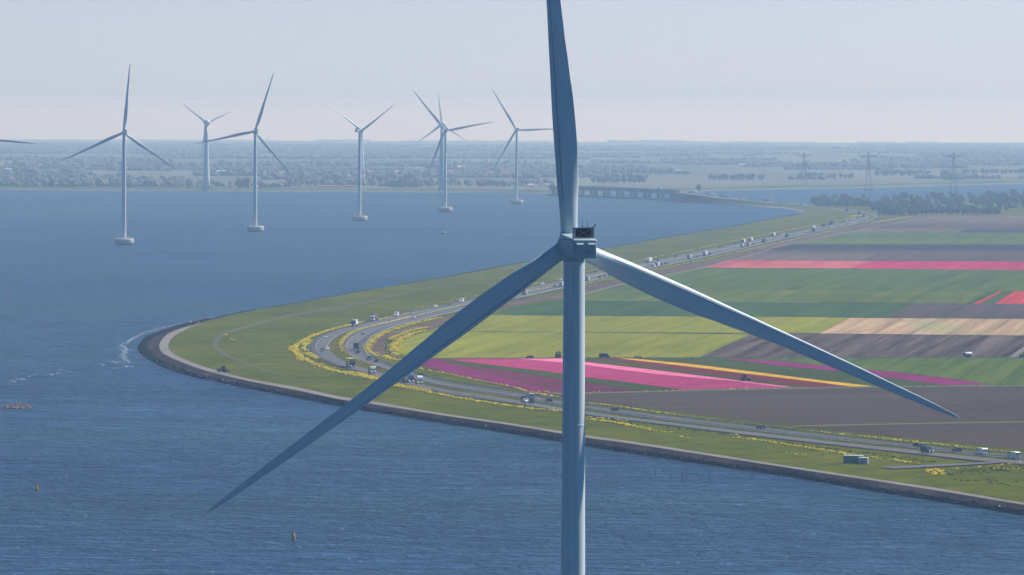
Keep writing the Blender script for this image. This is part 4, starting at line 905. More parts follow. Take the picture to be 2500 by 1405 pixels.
TR = [
 # outer lanes, coming towards the tip and away along the dyke
 ('van', 'green', 2263, 1106, 'o', 'dark green van on the outer lanes near the green container'),
 ('pickup', 'white/navy', 1282, 983, 'o', 'white pickup with dark load box beside the blue roadside sign board'),
 ('unit', 'white', 1023, 937.5, 'o', 'white tractor unit just ahead of the blue fronted lorry'),
 ('semi', 'blue/white', 996, 932.5, 'o', 'blue fronted lorry with a pale box, right of the lower left blade'),
 ('car', 'navy', 976, 928, 'o', 'dark blue car following the blue fronted lorry'),
 ('car', 'white', 965, 925, 'o', 'white car half behind the lower left blade'),
 ('flatbed', 'white/grey', 908, 911, 'o', 'white cabbed truck with a low grey open bed, left of the blade'),
 ('semi', 'navy/yellow', 856, 896, 'o', 'truck with a yellow box and dark cab in the bend'),
 ('car', 'black', 787, 858.5, 'o', 'black car in the outer bend beside a white car'),
 ('car', 'white', 800, 854.5, 'o', 'white car in the outer bend beside a black car'),
 ('car', 'silver', 796, 825, 'o', 'silver car alone at the start of the outer bend'),
 ('truck', 'dark/white', 865, 797, 'o', 'white box truck with a dark front entering the bend'),
 ('car', 'dark', 895, 787, 'o', 'dark car between the two white trucks entering the bend'),
 ('semi', 'white/brown', 914, 783, 'o', 'white cabbed lorry with a brown sided box behind the dark fronted truck'),
 ('van', 'white', 968, 772, 'o', 'white van on the outer lanes between lorry and two grey cars'),
 ('car', 'grey', 997, 766, 'o', 'grey car right behind the white van'),
 ('car', 'grey', 1014, 760.5, 'o', 'second grey car following the white van'),
 ('car', 'white', 1064, 750.5, 'o', 'white car ahead of a pair of dark cars'),
 ('car', 'dark', 1087, 747, 'o', 'front one of the pair of dark cars left of the blade'),
 ('car', 'dark', 1098, 745, 'o', 'rear one of the pair of dark cars left of the blade'),
 ('van', 'white', 1127, 738, 'o', 'white van just emerging left of the lower left blade'),
 ('car', 'white', 1325, 696, 'o', 'small white car between the blade and the tower on the outer lanes'),
 ('car', 'white', 1369, 686, 'o', 'white car above the white box truck at the tower edge'),
 ('car', 'silver', 1432, 674, 'o', 'silver car at the right edge of the tower, outer lanes'),
 ('car', 'dark', 1453, 665, 'o', 'dark car on the outer lanes under the right blade root'),
 ('car', 'dark', 1478, 664, 'o', 'dark car touching the underside of the right blade'),
 ('semi', 'white', 1585, 641.5, 'o', 'white lorry alone on the outer lanes just above the right blade'),
 ('van', 'grey', 1607, 638.5, 'o', 'grey van following the white lorry above the blade'),
 ('car', 'dark', 1649, 628.5, 'o', 'lone dark car on the empty stretch of outer lanes'),
 ('car', 'dark', 1756, 606.5, 'o', 'lower of two dark cars side by side on the outer lanes'),
 ('car', 'dark', 1763, 604.5, 'o', 'upper of two dark cars side by side on the outer lanes'),
 ('car', 'dark', 1796, 596, 'o', 'dark car ahead of the big white lorry in the truck cluster'),
 ('semi', 'dark/white', 1815, 594.5, 'o', 'big white lorry with dark front in the truck cluster'),
 ('semi', 'brown/white', 1833, 591, 'o', 'brown fronted lorry behind the big white lorry'),
 ('car', 'grey', 1803, 596.5, 'o', 'grey car tucked in front of the big white lorry'),
 ('semi', 'brown/white', 1888, 578, 'o', 'brown and white lorry ahead of a grey van'),
 ('van', 'grey', 1899, 576, 'o', 'grey van behind the brown and white lorry'),
 ('car', 'white', 1913, 574, 'o', 'white car behind the grey van'),
 ('car', 'dark', 1935, 568.5, 'o', 'dark car alone on the outer lanes before the far bend'),
 ('semi', 'white', 1986, 560, 'o', 'small white lorry above a dark lorry before the far bend'),
 ('van', 'lightgrey', 1997, 557, 'o', 'pale van behind the small white lorry'),
 ('semi', 'brown', 2012, 553.5, 'o', 'brown lorry on the outer lanes near the far bend'),
 ('semi', 'dark', 2029, 549.5, 'o', 'dark lorry on the outer lanes near the far bend'),
 ('car', 'white', 2043, 547, 'o', 'white car behind the dark lorry near the far bend'),
 ('car', 'dark', 2056, 543.5, 'o', 'tiny dark car leaving the far bend'),
 ('car', 'white', 2069, 541, 'o', 'first of three tiny white cars in the far bend'),
 ('car', 'white', 2080, 538.5, 'o', 'second of three tiny white cars in the far bend'),
 ('car', 'white', 2086, 536.5, 'o', 'last of three tiny white cars in the far bend'),
 ('car', 'dark', 2093, 535, 'o', 'tiny dark car behind the three white cars in the far bend'),
 ('semi', 'dark/brown', 2109, 531, 'o', 'dark brown lorry in the tightest part of the far bend'),
 ('semi', 'dark', 2097, 523.5, 'o', 'dark lorry by the wood, coming into the far bend'),
 ('semi', 'navy', 2067, 517.5, 'o', 'dark lorry farthest back, where the road comes out of the wood'),
 # inner lanes, going away
 ('van', 'white', 2474, 1119.5, 'i', 'white van at the right edge of the view'),
 ('van', 'white', 2394, 1110.5, 'i', 'white van behind the dark car, second vehicle from the right edge'),
 ('car', 'black', 2336, 1103, 'i', 'black car between the white vans and a dark car on the inner lanes'),
 ('car', 'dark', 2241, 1090.5, 'i', 'dark car with the light front on the inner lanes, yellow flowers below it'),
 ('car', 'navy', 1857, 1047.5, 'i', 'dark blue car alone in the middle of the lower right stretch'),
 ('car', 'green', 1500, 1003.5, 'i', 'dark green car just right of the tower on the inner lanes'),
 ('car', 'navy', 1340, 981, 'i', 'dark blue car just left of the tower on the inner lanes'),
 ('van', 'lightgrey', 1294, 974.5, 'i', 'pale grey van above the white pickup'),
 ('car', 'black', 1026, 919.5, 'i', 'black car seen over the roof of the white tractor unit'),
 ('car', 'black', 918, 884.5, 'i', 'black car on the inner lanes close to the lower left blade'),
 ('van', 'lightgrey', 900, 879, 'i', 'pale grey van behind the black car in the inner bend'),
 ('car', 'dark', 873, 863, 'i', 'dark car right behind the dark truck in the inner bend'),
 ('truck', 'navy/dark', 869, 855, 'i', 'tall dark truck with a pale roof in the inner bend'),
 ('car', 'silver', 887, 817, 'i', 'silver car at the top of the inner bend'),
 ('car', 'white', 1011, 778.5, 'i', 'white car alone on the inner lanes past the bend'),
 ('truck', 'white/tan', 1281, 720, 'i', 'tan box truck just right of the lower left blade'),
 ('car', 'white', 1261, 723, 'i', 'white car behind the tan box truck at the blade edge'),
 ('truck', 'white', 1371, 701, 'i', 'white box truck touching the left edge of the tower'),
 ('car', 'dark', 1355, 702, 'i', 'dark car behind the white box truck at the tower'),
 ('truck', 'white/lightgrey', 1434, 687.5, 'i', 'white truck coming out behind the right edge of the tower'),
 ('car', 'dark', 1465, 679.5, 'i', 'leftmost of three cars in a row under the right blade root'),
 ('car', 'grey', 1476, 677, 'i', 'middle of three cars in a row under the right blade root'),
 ('car', 'dark', 1487, 674.5, 'i', 'rightmost of three cars in a row under the right blade root'),
 ('truck', 'white', 1605, 651, 'i', 'white truck touching the upper edge of the right blade'),
 ('van', 'white', 1596, 653, 'i', 'white van just behind the white truck at the blade edge'),
 ('car', 'dark', 1615.5, 648, 'i', 'dark car right ahead of the white truck at the blade edge'),
 ('car', 'dark', 1625.5, 646, 'i', 'second dark car ahead of the white truck at the blade edge'),
 ('semi', 'grey/lightgrey', 1684, 633.5, 'i', 'grey lorry alone on the inner lanes above the blade'),
 ('car', 'dark', 1701, 628.5, 'i', 'dark car between the grey lorry and the white round topped lorry'),
 ('semi', 'grey/white', 1722, 624.5, 'i', 'white lorry ahead of the grey lorry on the inner lanes'),
 ('car', 'dark', 1734, 621.5, 'i', 'dark car just ahead of the white lorry on the inner lanes'),
 ('semi', 'dark/lightgrey', 1812, 605, 'i', 'dark fronted lorry in the lower row of the truck cluster'),
 ('semi', 'grey/lightgrey', 1828, 602, 'i', 'grey lorry in the lower row of the truck cluster'),
 ('car', 'white', 1803, 606, 'i', 'white car behind the lower row of the truck cluster'),
 ('car', 'dark', 1840, 598, 'i', 'dark car ahead of the lower row of the truck cluster'),
 ('semi', 'navy', 1865, 593.5, 'i', 'dark lorry alone to the right of the truck cluster'),
 ('semi', 'navy/dark', 1922, 581, 'i', 'dark lorry with a small car close behind it'),
 ('car', 'dark', 1916.5, 582.5, 'i', 'small car close behind the dark lorry'),
 ('car', 'dark', 1939, 577, 'i', 'dark car ahead of the dark lorry, inner lanes'),
 ('semi', 'navy', 1987, 567, 'i', 'dark lorry directly below the small white lorry'),
 ('car', 'dark', 1979, 568.5, 'i', 'nearest of two dark cars behind the dark lorry'),
 ('car', 'dark', 1972, 570, 'i', 'farther of two dark cars behind the dark lorry'),
 ('car', 'dark', 1998, 564, 'i', 'dark car just ahead of the dark lorry below the small white lorry'),
 ('car', 'white', 1995, 566.5, 'i', 'white car beside the dark lorry below the small white lorry'),
 ('car', 'dark', 2008, 561.5, 'i', 'first of a loose string of three dark cars, inner lanes'),
 ('car', 'grey', 2016, 560, 'i', 'grey car in the loose string of three, inner lanes'),
 ('car', 'dark', 2023, 558.5, 'i', 'last of a loose string of three dark cars, inner lanes'),
 ('car', 'dark', 2047, 553.5, 'i', 'dark car alone on the inner lanes below the dark lorry'),
 ('car', 'dark', 2068, 549, 'i', 'tiny dark car on the inner lanes just before the far bend'),
 ('car', 'white', 2084, 546, 'i', 'tiny white car on the inner lanes just before the far bend'),
 ('car', 'dark', 2100, 542.5, 'i', 'tiny dark car entering the far bend on the inner lanes'),
 ('car', 'dark', 2111, 540, 'i', 'second tiny dark car entering the far bend on the inner lanes'),
 ('van', 'white', 2141, 533.5, 'i', 'tiny white van at the outermost point of the far bend'),
 ('car', 'navy', 2139, 536, 'i', 'tiny dark car below the white van at the far bend'),
 ('van', 'white', 2135, 520, 'i', 'white van among the trees past the far bend'),
]
for t_ in TR: vehicle(*t_)
arm_grp = 'traffic on the far arm of the dyke'
for kind, c, u, v, z, lab in [
    ('semi', 'white', 1690, 472.5, 11.6, 'white lorry coming off the road bridge'), ('semi', 'white', 1731, 478.6, 9.3, 'white lorry on the far arm just after the bridge'), ('semi', 'lightgrey', 1768, 482.8, 7.7, 'grey lorry on the far arm, middle of the three lorries'),
    ('van', 'white', 1809, 487.0, 6.8, 'bright white van on the far arm of the dyke'), ('car', 'dark', 1836, 489.6, 6.2, 'dark car on the far arm between white van and silver lorry'), ('semi', 'silver', 1873, 493.0, 5.5, 'silver lorry on the far arm left of the wood'),
    ('car', 'dark', 1905, 495.5, 5.0, 'dark car on the far arm between silver lorry and the wood'), ('van', 'white', 1959, 501.5, 4.3, 'white van just left of the end of the wood'), ('semi', 'white', 1610, 464.6, 14.7, 'white lorry crossing the road bridge')]:
    o = vehicle(kind, c, u, v, str(-25 if u > 1640 else -66), lab, z, arm_grp)
vehicle('farm', 'navy/dark', 542, 908.5, '165', 'dark tractor with mower on the pale dyke path at the tip', Z0 + .05, 'farm machines')
vehicle('farm', 'navy/navy', 1820, 930.5, '20', 'dark tractor working in the grey strip beside the pink tulips', FZ + .05, 'farm machines')
vehicle('van', 'dark', 1476, 875, '4', 'dark van parked on the field track right of the tower', FZ + .1, 'cars parked by the tulip fields', .95)
vehicle('car', 'silver', 1557, 875.5, '2', 'silver estate car parked where the yellow tulip strip starts', FZ + .1, 'cars parked by the tulip fields', 1.25)
vehicle('car', 'navy', 2495, 873.5, '200', 'dark car cut by the right edge beside the sandy farm track', FZ + .1, 'cars parked by the tulip fields', 1.3)
vehicle('car', 'dark', 1293, 875.6, '185', 'small dark car parked at the top edge of the pink tulips', FZ + .1, 'cars parked by the tulip fields')

# tank trailer
p = P(2363, 872.5, FZ); rt = empty('tank_trailer', p, 'white tank trailer standing at the edge of the furrowed field', 'trailer', rz=R(25)); rt.scale = (.82,) * 3
m = MB(); m.lathe([(.4, -2.6), (1.05, -2.4), (1.15, -1.5), (1.15, 1.5), (1.05, 2.4), (.4, 2.6)], 24)
tk = m.build('tank', paint('white'), rt, smooth=True); tk.rotation_euler = (0, R(90), 0); tk.location = (0, 0, 2.0)
m = MB(); m.box((0, 0, .85), (5.0, 1.2, .25)); m.box((-2.6, 0, 1.6), (.5, 2.1, 1.7)); m.build('frame', paint('dark'), rt)
for x in (-.7, .7):
    for y in (-.85, .85): put('wheel', at(wheel(.55, .35), (x, y, .55)).mesh('wheel', M_tyre), rt)

# containers, signs
p = P(2083, 1131, Z0); rt = empty('container', p, 'dark green shipping container on the grass beside the highway', 'container', rz=R(-14))
m = MB(); m.box((0, 0, 1.35), (6.6, 2.4, 2.5))
for k in range(16): m.box((-3.1 + .41 * k, -1.22, 1.35), (.18, .06, 2.3))
m.build('body', plain('dark green corrugated steel', (.005, .22, .16), .5, .4), rt); m = MB(); m.box((0, 0, 2.64), (6.7, 2.5, .1)); m.build('roof', plain('bleached green roof', (.55, .66, .62), .6, .3), rt)
for y in (-.6, .6): m = MB(); m.box((3.32, y, 1.35), (.06, 1.1, 2.3)); m.build('door', plain('container door green', (.014, .075, .062), .5, .4), rt)
p = P(2108, 1133, Z0); rt = empty('site_cabin', p, 'small pale grey cabin standing against the green container', 'cabin', rz=R(-14))
m = MB(); m.box((0, 0, 1.1), (3.2, 2.3, 2.1)); m.build('body', plain('pale grey cabin wall', (.30, .34, .40), .6, .3), rt); m = MB(); m.box((0, 0, 2.2), (3.35, 2.45, .1)); m.build('roof', plain('white cabin roof', (.66, .68, .70), .6, .3), rt)
m = MB(); m.box((-.4, -1.17, 1.0), (.85, .05, 1.8)); m.build('door', plain('cabin door', (.20, .24, .30), .6, .3), rt)
def board(u, v, wd, hh, zb, mat, name, lab, rz, posts=2):
    p = P(u, v, Z0); rt = empty(name, p, lab, 'sign', rz=R(rz))
    m = MB(); m.box((0, 0, zb + hh / 2), (wd, .12, hh)); m.build('panel', mat, rt)
    for k in range(posts):
        m = MB(); x = 0 if posts == 1 else wd * (-.3 + .6 * k / (posts - 1)); m.tube((x, .12, 0), (x, .12, zb + hh * .9), .07, n=8); m.build('post', M_frame, rt)
board(751.5, 856.5, 1.9, 1.9, .7, plain('blue sign face', (.07, .17, .30), .5, .4), 'traffic_sign', 'small blue traffic sign among the yellow flowers in the bend', 40)
board(1297, 990.5, 2.2, 2.0, .9, plain('sign back grey blue', (.16, .23, .27), .5, .4), 'traffic_sign', 'grey blue sign board beside the white pickup left of the tower', 6, 3)
board(2008.5, 1124, .95, .7, 1.6, plain('white notice board', (.75, .76, .76), .5, .3), 'notice_board', 'small white notice board on a post on the dyke grass', -10, 1)

# crash barriers
M_zinc = plain('zinc grey barrier rail', (.36, .35, .31), .5, .5, var=.2, scale=.05)
def barrier(a, b, t, lab, i0, i1):
    L = across(a, b, t)[i0:i1]; rt = empty('crash_barrier', L[0], lab, 'barrier', 'crash barriers along the highway'); o = L[0]
    r = MB(); A = [p - o for p in L]
    r.ribbon([[p + Vector((0, 0, h)) for p in A] for h in (.42, .78)]); r.ribbon([[p + Vector((.12, .12, h)) for p in A] for h in (.42, .78)]); r.ribbon([[p + Vector((0, 0, .78)) for p in A], [p + Vector((.12, .12, .78)) for p in A]])
    r.build('rail', M_zinc, rt)
    q = MB()
    for p0, p1 in zip(A, A[1:]):
        n = max(1, int((p1 - p0).length / 6))
        for k in range(n): c = p0.lerp(p1, k / n); q.box((c.x + .16, c.y + .16, .35), (.1, .1, .75))
    q.build('posts', M_frame, rt)['kind'] = 'stuff'
nH = len(HL[0])
barrier(1, 2, .86, 'crash barrier along the field side of the grassy median', 0, nH - 30)
barrier(2, 3, 1.05, 'crash barrier along the field edge of the highway', 0, nH - 30)
barrier(1, 2, .14, 'crash barrier along the lake side of the grassy median', 0, 60)

# ------------------------------------------------------------------ flowers, rocks, foam
M_rape = NT('yellow rape bloom'); n_ = M_rape.noise((.22, .22, .22), detail=4); n2_ = M_rape.noise((1.3, 1.3, 1.3), detail=2)
M_rape = M_rape.out(M_rape.mix(M_rape.ramp(n2_, [(.62, 0.0), (.74, .7)]), M_rape.ramp(n_, [(.3, (.50, .37, .004)), (.6, (.74, .56, .004))]), (.075, .085, .02)), .9, .1)
M_weed = grass('dark green weeds', (.085, .125, .03), (.10, .145, .04), (.13, .16, .05))
def flowers(name, paths, mat, dens=1.0, seed=1, h=1.0, r=.40, gap=.0):
    rn = random.Random(seed); m = MB()
    for pts, w0, w1 in paths:
        L = [P(u, v, Z0 + .15) for u, v in cr(pts, 6)]; tot = 0
        for i, (a, b) in enumerate(zip(L, L[1:])):
            d = b - a; ln = d.length; nrm = Vector((-d.y, d.x, 0)).normalized(); f = i / max(1, len(L) - 1); wd = w0 + (w1 - w0) * f
            thin = .35 + .65 * (.5 + .5 * math.sin(i * 1.7 + seed * 3) * math.sin(i * .61 + seed))
            n = max(1, int(ln * wd * .40 * dens * thin * (1.0 if a.y < 2800 else .5)))
            for _ in range(n):
                c = a.lerp(b, rn.random()) + nrm * rn.gauss(0, wd * .24); m.rock((c.x, c.y, c.z + .15), r * rn.uniform(.7, 1.6), rn, flat=h * .75)
    o = m.build(name, mat); o['kind'] = 'stuff'; return o
flowers('rape_flowers', [
  ([(1050, 757), (1000, 766), (940, 778), (880, 788), (840, 797), (800, 808), (765, 820), (740, 832), (724, 843), (721, 853), (724, 862), (735, 872), (756, 884), (785, 896), (820, 906), (860, 915), (900, 923), (945, 932)], 2.5, 6.0),
  ([(757, 830), (746, 840), (743, 850), (748, 857)], 4.5, 4.5), ([(752, 862), (762, 870), (775, 876)], 5, 5),
  ([(712, 846), (709, 852), (712, 858)], 2.5, 2.5), ([(722, 872), (738, 881)], 2, 2),
  ([(850, 908), (880, 913), (910, 921), (945, 927)], 6, 6),
  ([(930, 938), (970, 944), (1020, 952), (1090, 966), (1180, 982), (1250, 992), (1330, 1001), (1374, 1005)], 5.0, 5.0),
  ([(950, 934), (985, 942), (1010, 946)], 5, 4), ([(1010, 946), (1050, 953)], 4, 2),
  ([(1432, 1024), (1480, 1029), (1530, 1038), (1580, 1049), (1620, 1055), (1660, 1056)], 6.5, 1.2), ([(1440, 1019), (1530, 1029)], 2.5, 3.0),
  ([(1790, 1068), (1830, 1073), (1880, 1079), (1940, 1089), (2000, 1098), (2060, 1108), (2085, 1113)], 3.5, 5.0), ([(2090, 1112), (2130, 1118), (2150, 1123)], 3.5, 2),
  ([(2170, 1122), (2200, 1128), (2250, 1134)], 4.5, 3.5), ([(1785, 1062), (1800, 1063)], 2.5, 2.0), ([(1920, 1107), (1965, 1113)], 1.2, 2.0),
  ([(1658, 1068), (1668, 1069)], 1.5, 1.5), ([(1678, 1070), (1682, 1071)], 1, 1), ([(549, 818), (553, 819)], 1.5, 1.5), ([(563, 828), (572, 833)], 1.6, 1.6),
  ([(2268, 1147), (2282, 1152), (2300, 1160)], 6, 9), ([(2280, 1146), (2302, 1151)], 5, 5)], M_rape, 1.5, 3)
flowers('median_flowers', [
  ([(1000, 773.5), (942, 788), (893, 799), (860, 811), (843, 823), (834, 835), (833, 846), (838, 856), (850, 866), (870, 877), (893, 887), (925, 897)], 2.2, 2.2),
  ([(1374, 694.5), (1300, 709), (1236, 722), (1110, 749), (1020, 769.5)], 1.6, 2.0), ([(1432, 679), (1490, 664.8), (1560, 651.5), (1640, 635.5), (1720, 619.6), (1800, 602)], 2.2, 2.2),
  ([(2050, 1075), (2100, 1081), (2160, 1087), (2230, 1094), (2290, 1100)], 2.5, 1.2), ([(1574, 1016.5), (1600, 1019), (1660, 1027)], 1.2, .8)], M_rape, 1.5, 5, h=.8)
flowers('verge_flowers', [
  ([(1080, 775), (1030, 785), (985, 797), (950, 808), (930, 817), (912, 829), (899, 841), (896, 850), (902, 860), (914, 870)], 4.0, 6.0),
  ([(1046, 799), (1010, 806), (985, 815), (965, 822), (955, 829)], 4.5, 4.0), ([(1046, 806), (1010, 814), (985, 825), (970, 836), (962, 848), (965, 858)], 4, 7.5),
  ([(940, 868), (955, 875), (970, 880), (985, 878)], 7, 6), ([(960, 860), (972, 868)], 5, 5),
  ([(998, 896), (1040, 904), (1100, 915), (1180, 932), (1250, 945), (1285, 956), (1330, 965), (1374, 973)], 2.4, 2.2),
  ([(1290, 957), (1320, 956.5), (1335, 958)], 4, 4), ([(1432, 985), (1500, 992), (1600, 1007), (1700, 1022), (1800, 1034), (1900, 1046), (2000, 1056), (2100, 1066), (2200, 1076), (2300, 1087), (2400, 1099), (2500, 1108)], 3.0, 2.2),
  ([(2160, 1073), (2230, 1081), (2265, 1085)], 3, 3), ([(1374, 708), (1440, 692), (1500, 679), (1560, 667), (1640, 651), (1720, 634), (1800, 616), (1860, 602), (1920, 589), (1990, 573), (2070, 556)], 2.6, 2.2),
  ([(1230, 741), (1240, 737)], 6, 6), ([(2126, 545), (2175, 537), (2225, 529.5)], 4, 6),
  ([(1080, 740), (1150, 726), (1230, 708), (1374, 679), (1490, 650), (1560, 636.5), (1640, 620.5), (1720, 604), (1800, 587), (1910, 565), (1990, 550), (2060, 537), (2092, 527)], 1.8, 2.4),
  ([(2080, 529), (2098, 526)], 10, 10),
  ([(1440, 957.5), (1600, 955.5), (1700, 952.5), (1900, 948)], .9, .5), ([(2320, 1146), (2420, 1139), (2500, 1128)], 1.6, 2.0), ([(2420, 1145), (2490, 1146)], 2, 2)], M_rape, 1.3, 8)
flowers('green_weeds', [([(2310, 1160), (2400, 1150), (2500, 1140)], 16, 24), ([(2330, 1172), (2430, 1176), (2500, 1184)], 10, 14), ([(930, 930), (1090, 958), (1300, 990)], 3, 3), ([(1432, 1016), (1700, 1052), (2000, 1092), (2300, 1130)], 5, 6), ([(1000, 894), (1180, 927), (1374, 970)], 3, 3), ([(1432, 957), (1670, 953.4), (1920, 948), (2135, 944.5), (2500, 941.5)], 1.6, 1.6),
  ([(1432, 874.2), (1768, 873.8), (2100, 873.4), (2460, 873)], 1.4, 1.4), ([(745, 835), (730, 850), (745, 868), (800, 898)], 6, 6), ([(955, 830), (945, 845), (948, 858), (962, 872), (978, 878)], 4, 4)], M_weed, .35, 9, h=.6, r=.55)
def smallbox(name, u, v, lab): pass
# riprap along the waterline
rn = random.Random(11); m = MB(); lights = MB()
LO, LI = LN[0], LN[1]
for i in range(len(LO) - 1):
    a0, a1, b0_, b1_ = LO[i], LO[i + 1], LI[i], LI[i + 1]
    ar_ = (a1 - a0).length * ((b0_ - a0).length + .5); n = int(min(140, ar_ * .36))
    for _ in range(n):
        s, t_ = rn.random(), rn.random() * 1.02
        c = a0.lerp(a1, s).lerp(b0_.lerp(b1_, s), t_)
        k_ = rn.random() > .07
        (m if k_ else lights).rock((c.x, c.y, c.z + .1), rn.uniform(.4, 1.1) if k_ else rn.uniform(.25, .5), rn, flat=.85)
t = NT('basalt riprap'); M_rock = t.out(t.ramp(t.noise((.35, .35, .35), detail=3), [(.3, (.007, .007, .009)), (.6, (.024, .022, .023)), (.8, (.10, .09, .085))]), 1.0, 0.02)
m.build('riprap', M_rock)['kind'] = 'stuff'
lights.build('pale_riprap', plain('bird whitened stone', (.62, .60, .56), .9, .2, var=.3, scale=.3))['kind'] = 'stuff'
# whitecaps and the wash round the tip
M_foam = plain('white foam', (.55, .58, .62), .7, .3, var=.25, scale=.4)
def foam_blob(m, c, lx, ly, rn):
    n = 9; a = rn.uniform(-.15, .15); vs = []
    for i in range(n):
        q = 2 * math.pi * i / n; r = rn.uniform(.55, 1.1); x, y = math.cos(q) * lx * r, math.sin(q) * ly * r
        vs.append((c[0] + x * math.cos(a) - y * math.sin(a), c[1] + x * math.sin(a) + y * math.cos(a), c[2] + .05))
    m.add(vs, [tuple(range(n))])
rn = random.Random(21); m = MB()
for _ in range(300):
    u = rn.uniform(-60, 2560); v = rn.choice((rn.uniform(560, 700), rn.uniform(620, 1400), rn.uniform(700, 1400)))
    shore = 1258 - (2500 - u) * .155 if u > 930 else 1010 - (930 - u) * .17 if u > 560 else 880
    if v < 760 and u > 300 and v > 800 - (u - 300) * .125: continue
    if 740 < v < shore + 12 and u > 300: continue
    p = P(u, v, .04); big = rn.random()
    foam_blob(m, p, rn.uniform(.15, .55) * (1.0 + .9 * (p.y > 2400)) * (1 + .8 * big ** 6), rn.uniform(.3, .9) * (1 + 1.2 * (p.y > 2400)), rn)
m.build('whitecaps', M_foam, up=True)['kind'] = 'stuff'
m = MB(); rn = random.Random(23)
for pts, wd, den in [([(560, 769.5), (500, 779), (440, 791), (400, 800), (360, 812), (330, 824), (308, 838), (299, 846)], 1.6, 1.0), ([(303, 846), (306, 858), (300, 866), (303, 874), (308, 882)], 2.2, 1.3), ([(318, 884), (300, 887), (280, 885), (268, 882)], 1.6, 1.4), ([(246, 888), (256, 893)], 1.6, .8),
                     ([(304, 894), (318, 896), (330, 896)], 1.4, 1.0), ([(272, 900), (300, 899)], 1.0, .7), ([(120, 915), (134, 915), (150, 911)], 1.2, .8), ([(158, 905), (166, 910)], 1.6, 1.0), ([(141, 904), (149, 904)], .8, .5), ([(70, 920), (90, 915)], 1.0, .5), ([(28, 929), (40, 933)], 1.0, .6), ([(42, 925), (58, 927)], 1.2, .6),
                     ([(640, 754), (760, 733), (900, 708), (1000, 691), (1100, 674)], 1.0, .22)]:
    L = [P(u, v, .03) for u, v in cr(pts, 6)]
    for a, b in zip(L, L[1:]):
        d = b - a; nrm = Vector((-d.y, d.x, 0)).normalized()
        for _ in range(max(1, int(d.length * den * .5))):
            c = a.lerp(b, rn.random()) + nrm * rn.gauss(0, wd * .55); foam_blob(m, (c.x, c.y, .05 + rn.random() * .03), rn.uniform(.25, .9), rn.uniform(.5, 1.6), rn)
m.build('wash_foam', M_foam, up=True)['kind'] = 'stuff'

# rock islet
c0 = P(42, 996, 0); rt = empty('rock_islet', c0, 'low islet of brown stones breaking the water at the left edge', 'rock islet'); rn = random.Random(31); m = MB()
m.lathe([(6.2, -.3), (5.2, .35), (3.0, 1.0), (.4, 1.3)], 20); m.v = [(x * 1.0, y * 1.3, z) for x, y, z in m.v]
for _ in range(420):
    a, q = rn.uniform(0, 6.28), math.sqrt(rn.random()); x, y = math.cos(a) * q * 6.6, math.sin(a) * q * 8.5; m.rock((x, y, 1.35 * (1 - q ** 2) + .05), rn.uniform(.3, .75), rn)
t = NT('brown islet stone'); m.build('stones', t.out(t.ramp(t.noise((.9, .9, .9), detail=2), [(.35, (.045, .03, .035)), (.55, (.20, .13, .12)), (.72, (.42, .34, .30))]), .9, .2), rt)

# buoys, stakes, boat
def buoy(u, v, hgt, col, lab, grp):
    p = P(u, v, 0); rt = empty('buoy', p, lab, 'buoy', grp); k = hgt / 2.6
    for nm, prof, mt in (('float', [(.45, -.4), (.55, 0), (.50, .35), (.32, .5)], plain('dark buoy foot', (.10, .06, .02), .6, .3)), ('body', [(.30, .5), (.34, .9), (.30, 2.1), (.2, 2.3)], col), ('top_mark', [(.10, 2.3), (.16, 2.45), (.05, 2.75)], M_dark)):
        m = MB(); m.lathe([(r * k * 1.25, z * k) for r, z in prof], 16); m.build(nm, mt, rt, smooth=True)
M_or = plain('orange yellow buoy paint', (.62, .33, .03), .5, .4); M_or2 = plain('faded orange buoy paint', (.55, .22, .10), .5, .4)
buoy(717, 1321, 2.6, M_or, 'yellow spar buoy floating below the tip of the lower left blade', 'yellow spar buoys')
buoy(90, 1200, 2.5, M_or, 'yellow spar buoy floating near the left edge, below the rock islet', 'yellow spar buoys')
for u, v, lab in ((357, 666, 'tiny orange buoy straight below the leftmost whole turbine'), (195, 690, 'tiny orange buoy left of the one below the leftmost turbine'), (16, 714, 'tiny orange buoy at the very left edge of the water'),
                  (467, 649, 'tiny orange buoy between the two leftmost whole turbines'), (641, 632, 'tiny orange buoy below the second turbine base')): buoy(u, v, 2.3, M_or2, lab, 'small orange buoys')
M_pole = plain('tarred wooden stake', (.05, .05, .05), .9, .2)
for k, (u, v, h, lab) in enumerate(((1600, 1160, 1.4, 'thin stake nearest the tower in the water below the dyke'), (1639, 1172, 1.7, 'second thin stake right of the tower'), (1664, 1175, 1.5, 'third thin stake right of the tower'), (1677, 1171, 1.7, 'fourth thin stake right of the tower'), (1731, 1166, 1.7, 'upper stake of the staggered pair farther right'),
                     (1734, 1184, 1.6, 'lower stake of the staggered pair farther right'), (1836, 1170, 1.8, 'lone stake in the water close to the rocks'), (1836.5, 1171, .01, ''), (2407, 1304, 2.0, 'lone thin stake in the water at the lower right'), (139, 994, 2.6, 'dark stake standing in the water right of the rock islet'))):
    if not lab: continue
    rt = empty('water_stake', P(u, v, 0), lab, 'stake', 'thin stakes in the water'); m = MB(); m.tube((0, 0, -.6), (.05, 0, h), .10, .07, 8); m.build('pole', M_pole, rt); m = MB(); m.tube((.04, 0, h), (.05, 0, h + .22), .13, .1, 8); m.build('cap', M_dark, rt)
p = P(1084, 572, 0); rt = empty('motor_boat', p, 'small dark motor boat with white cabin below the distant turbines', 'boat', rz=R(155))
m = MB(); m.prism([(-3.3, -.1), (-3.4, 1.0), (2.6, 1.2), (3.9, 1.5), (2.9, -.1)], -1.25, 1.25); m.build('hull', paint('navy'), rt)
m = MB(); m.prism([(-1.6, 1.05), (-1.5, 2.6), (.4, 2.7), (1.3, 1.2)], -.95, .95); m.build('cabin', paint('white'), rt)
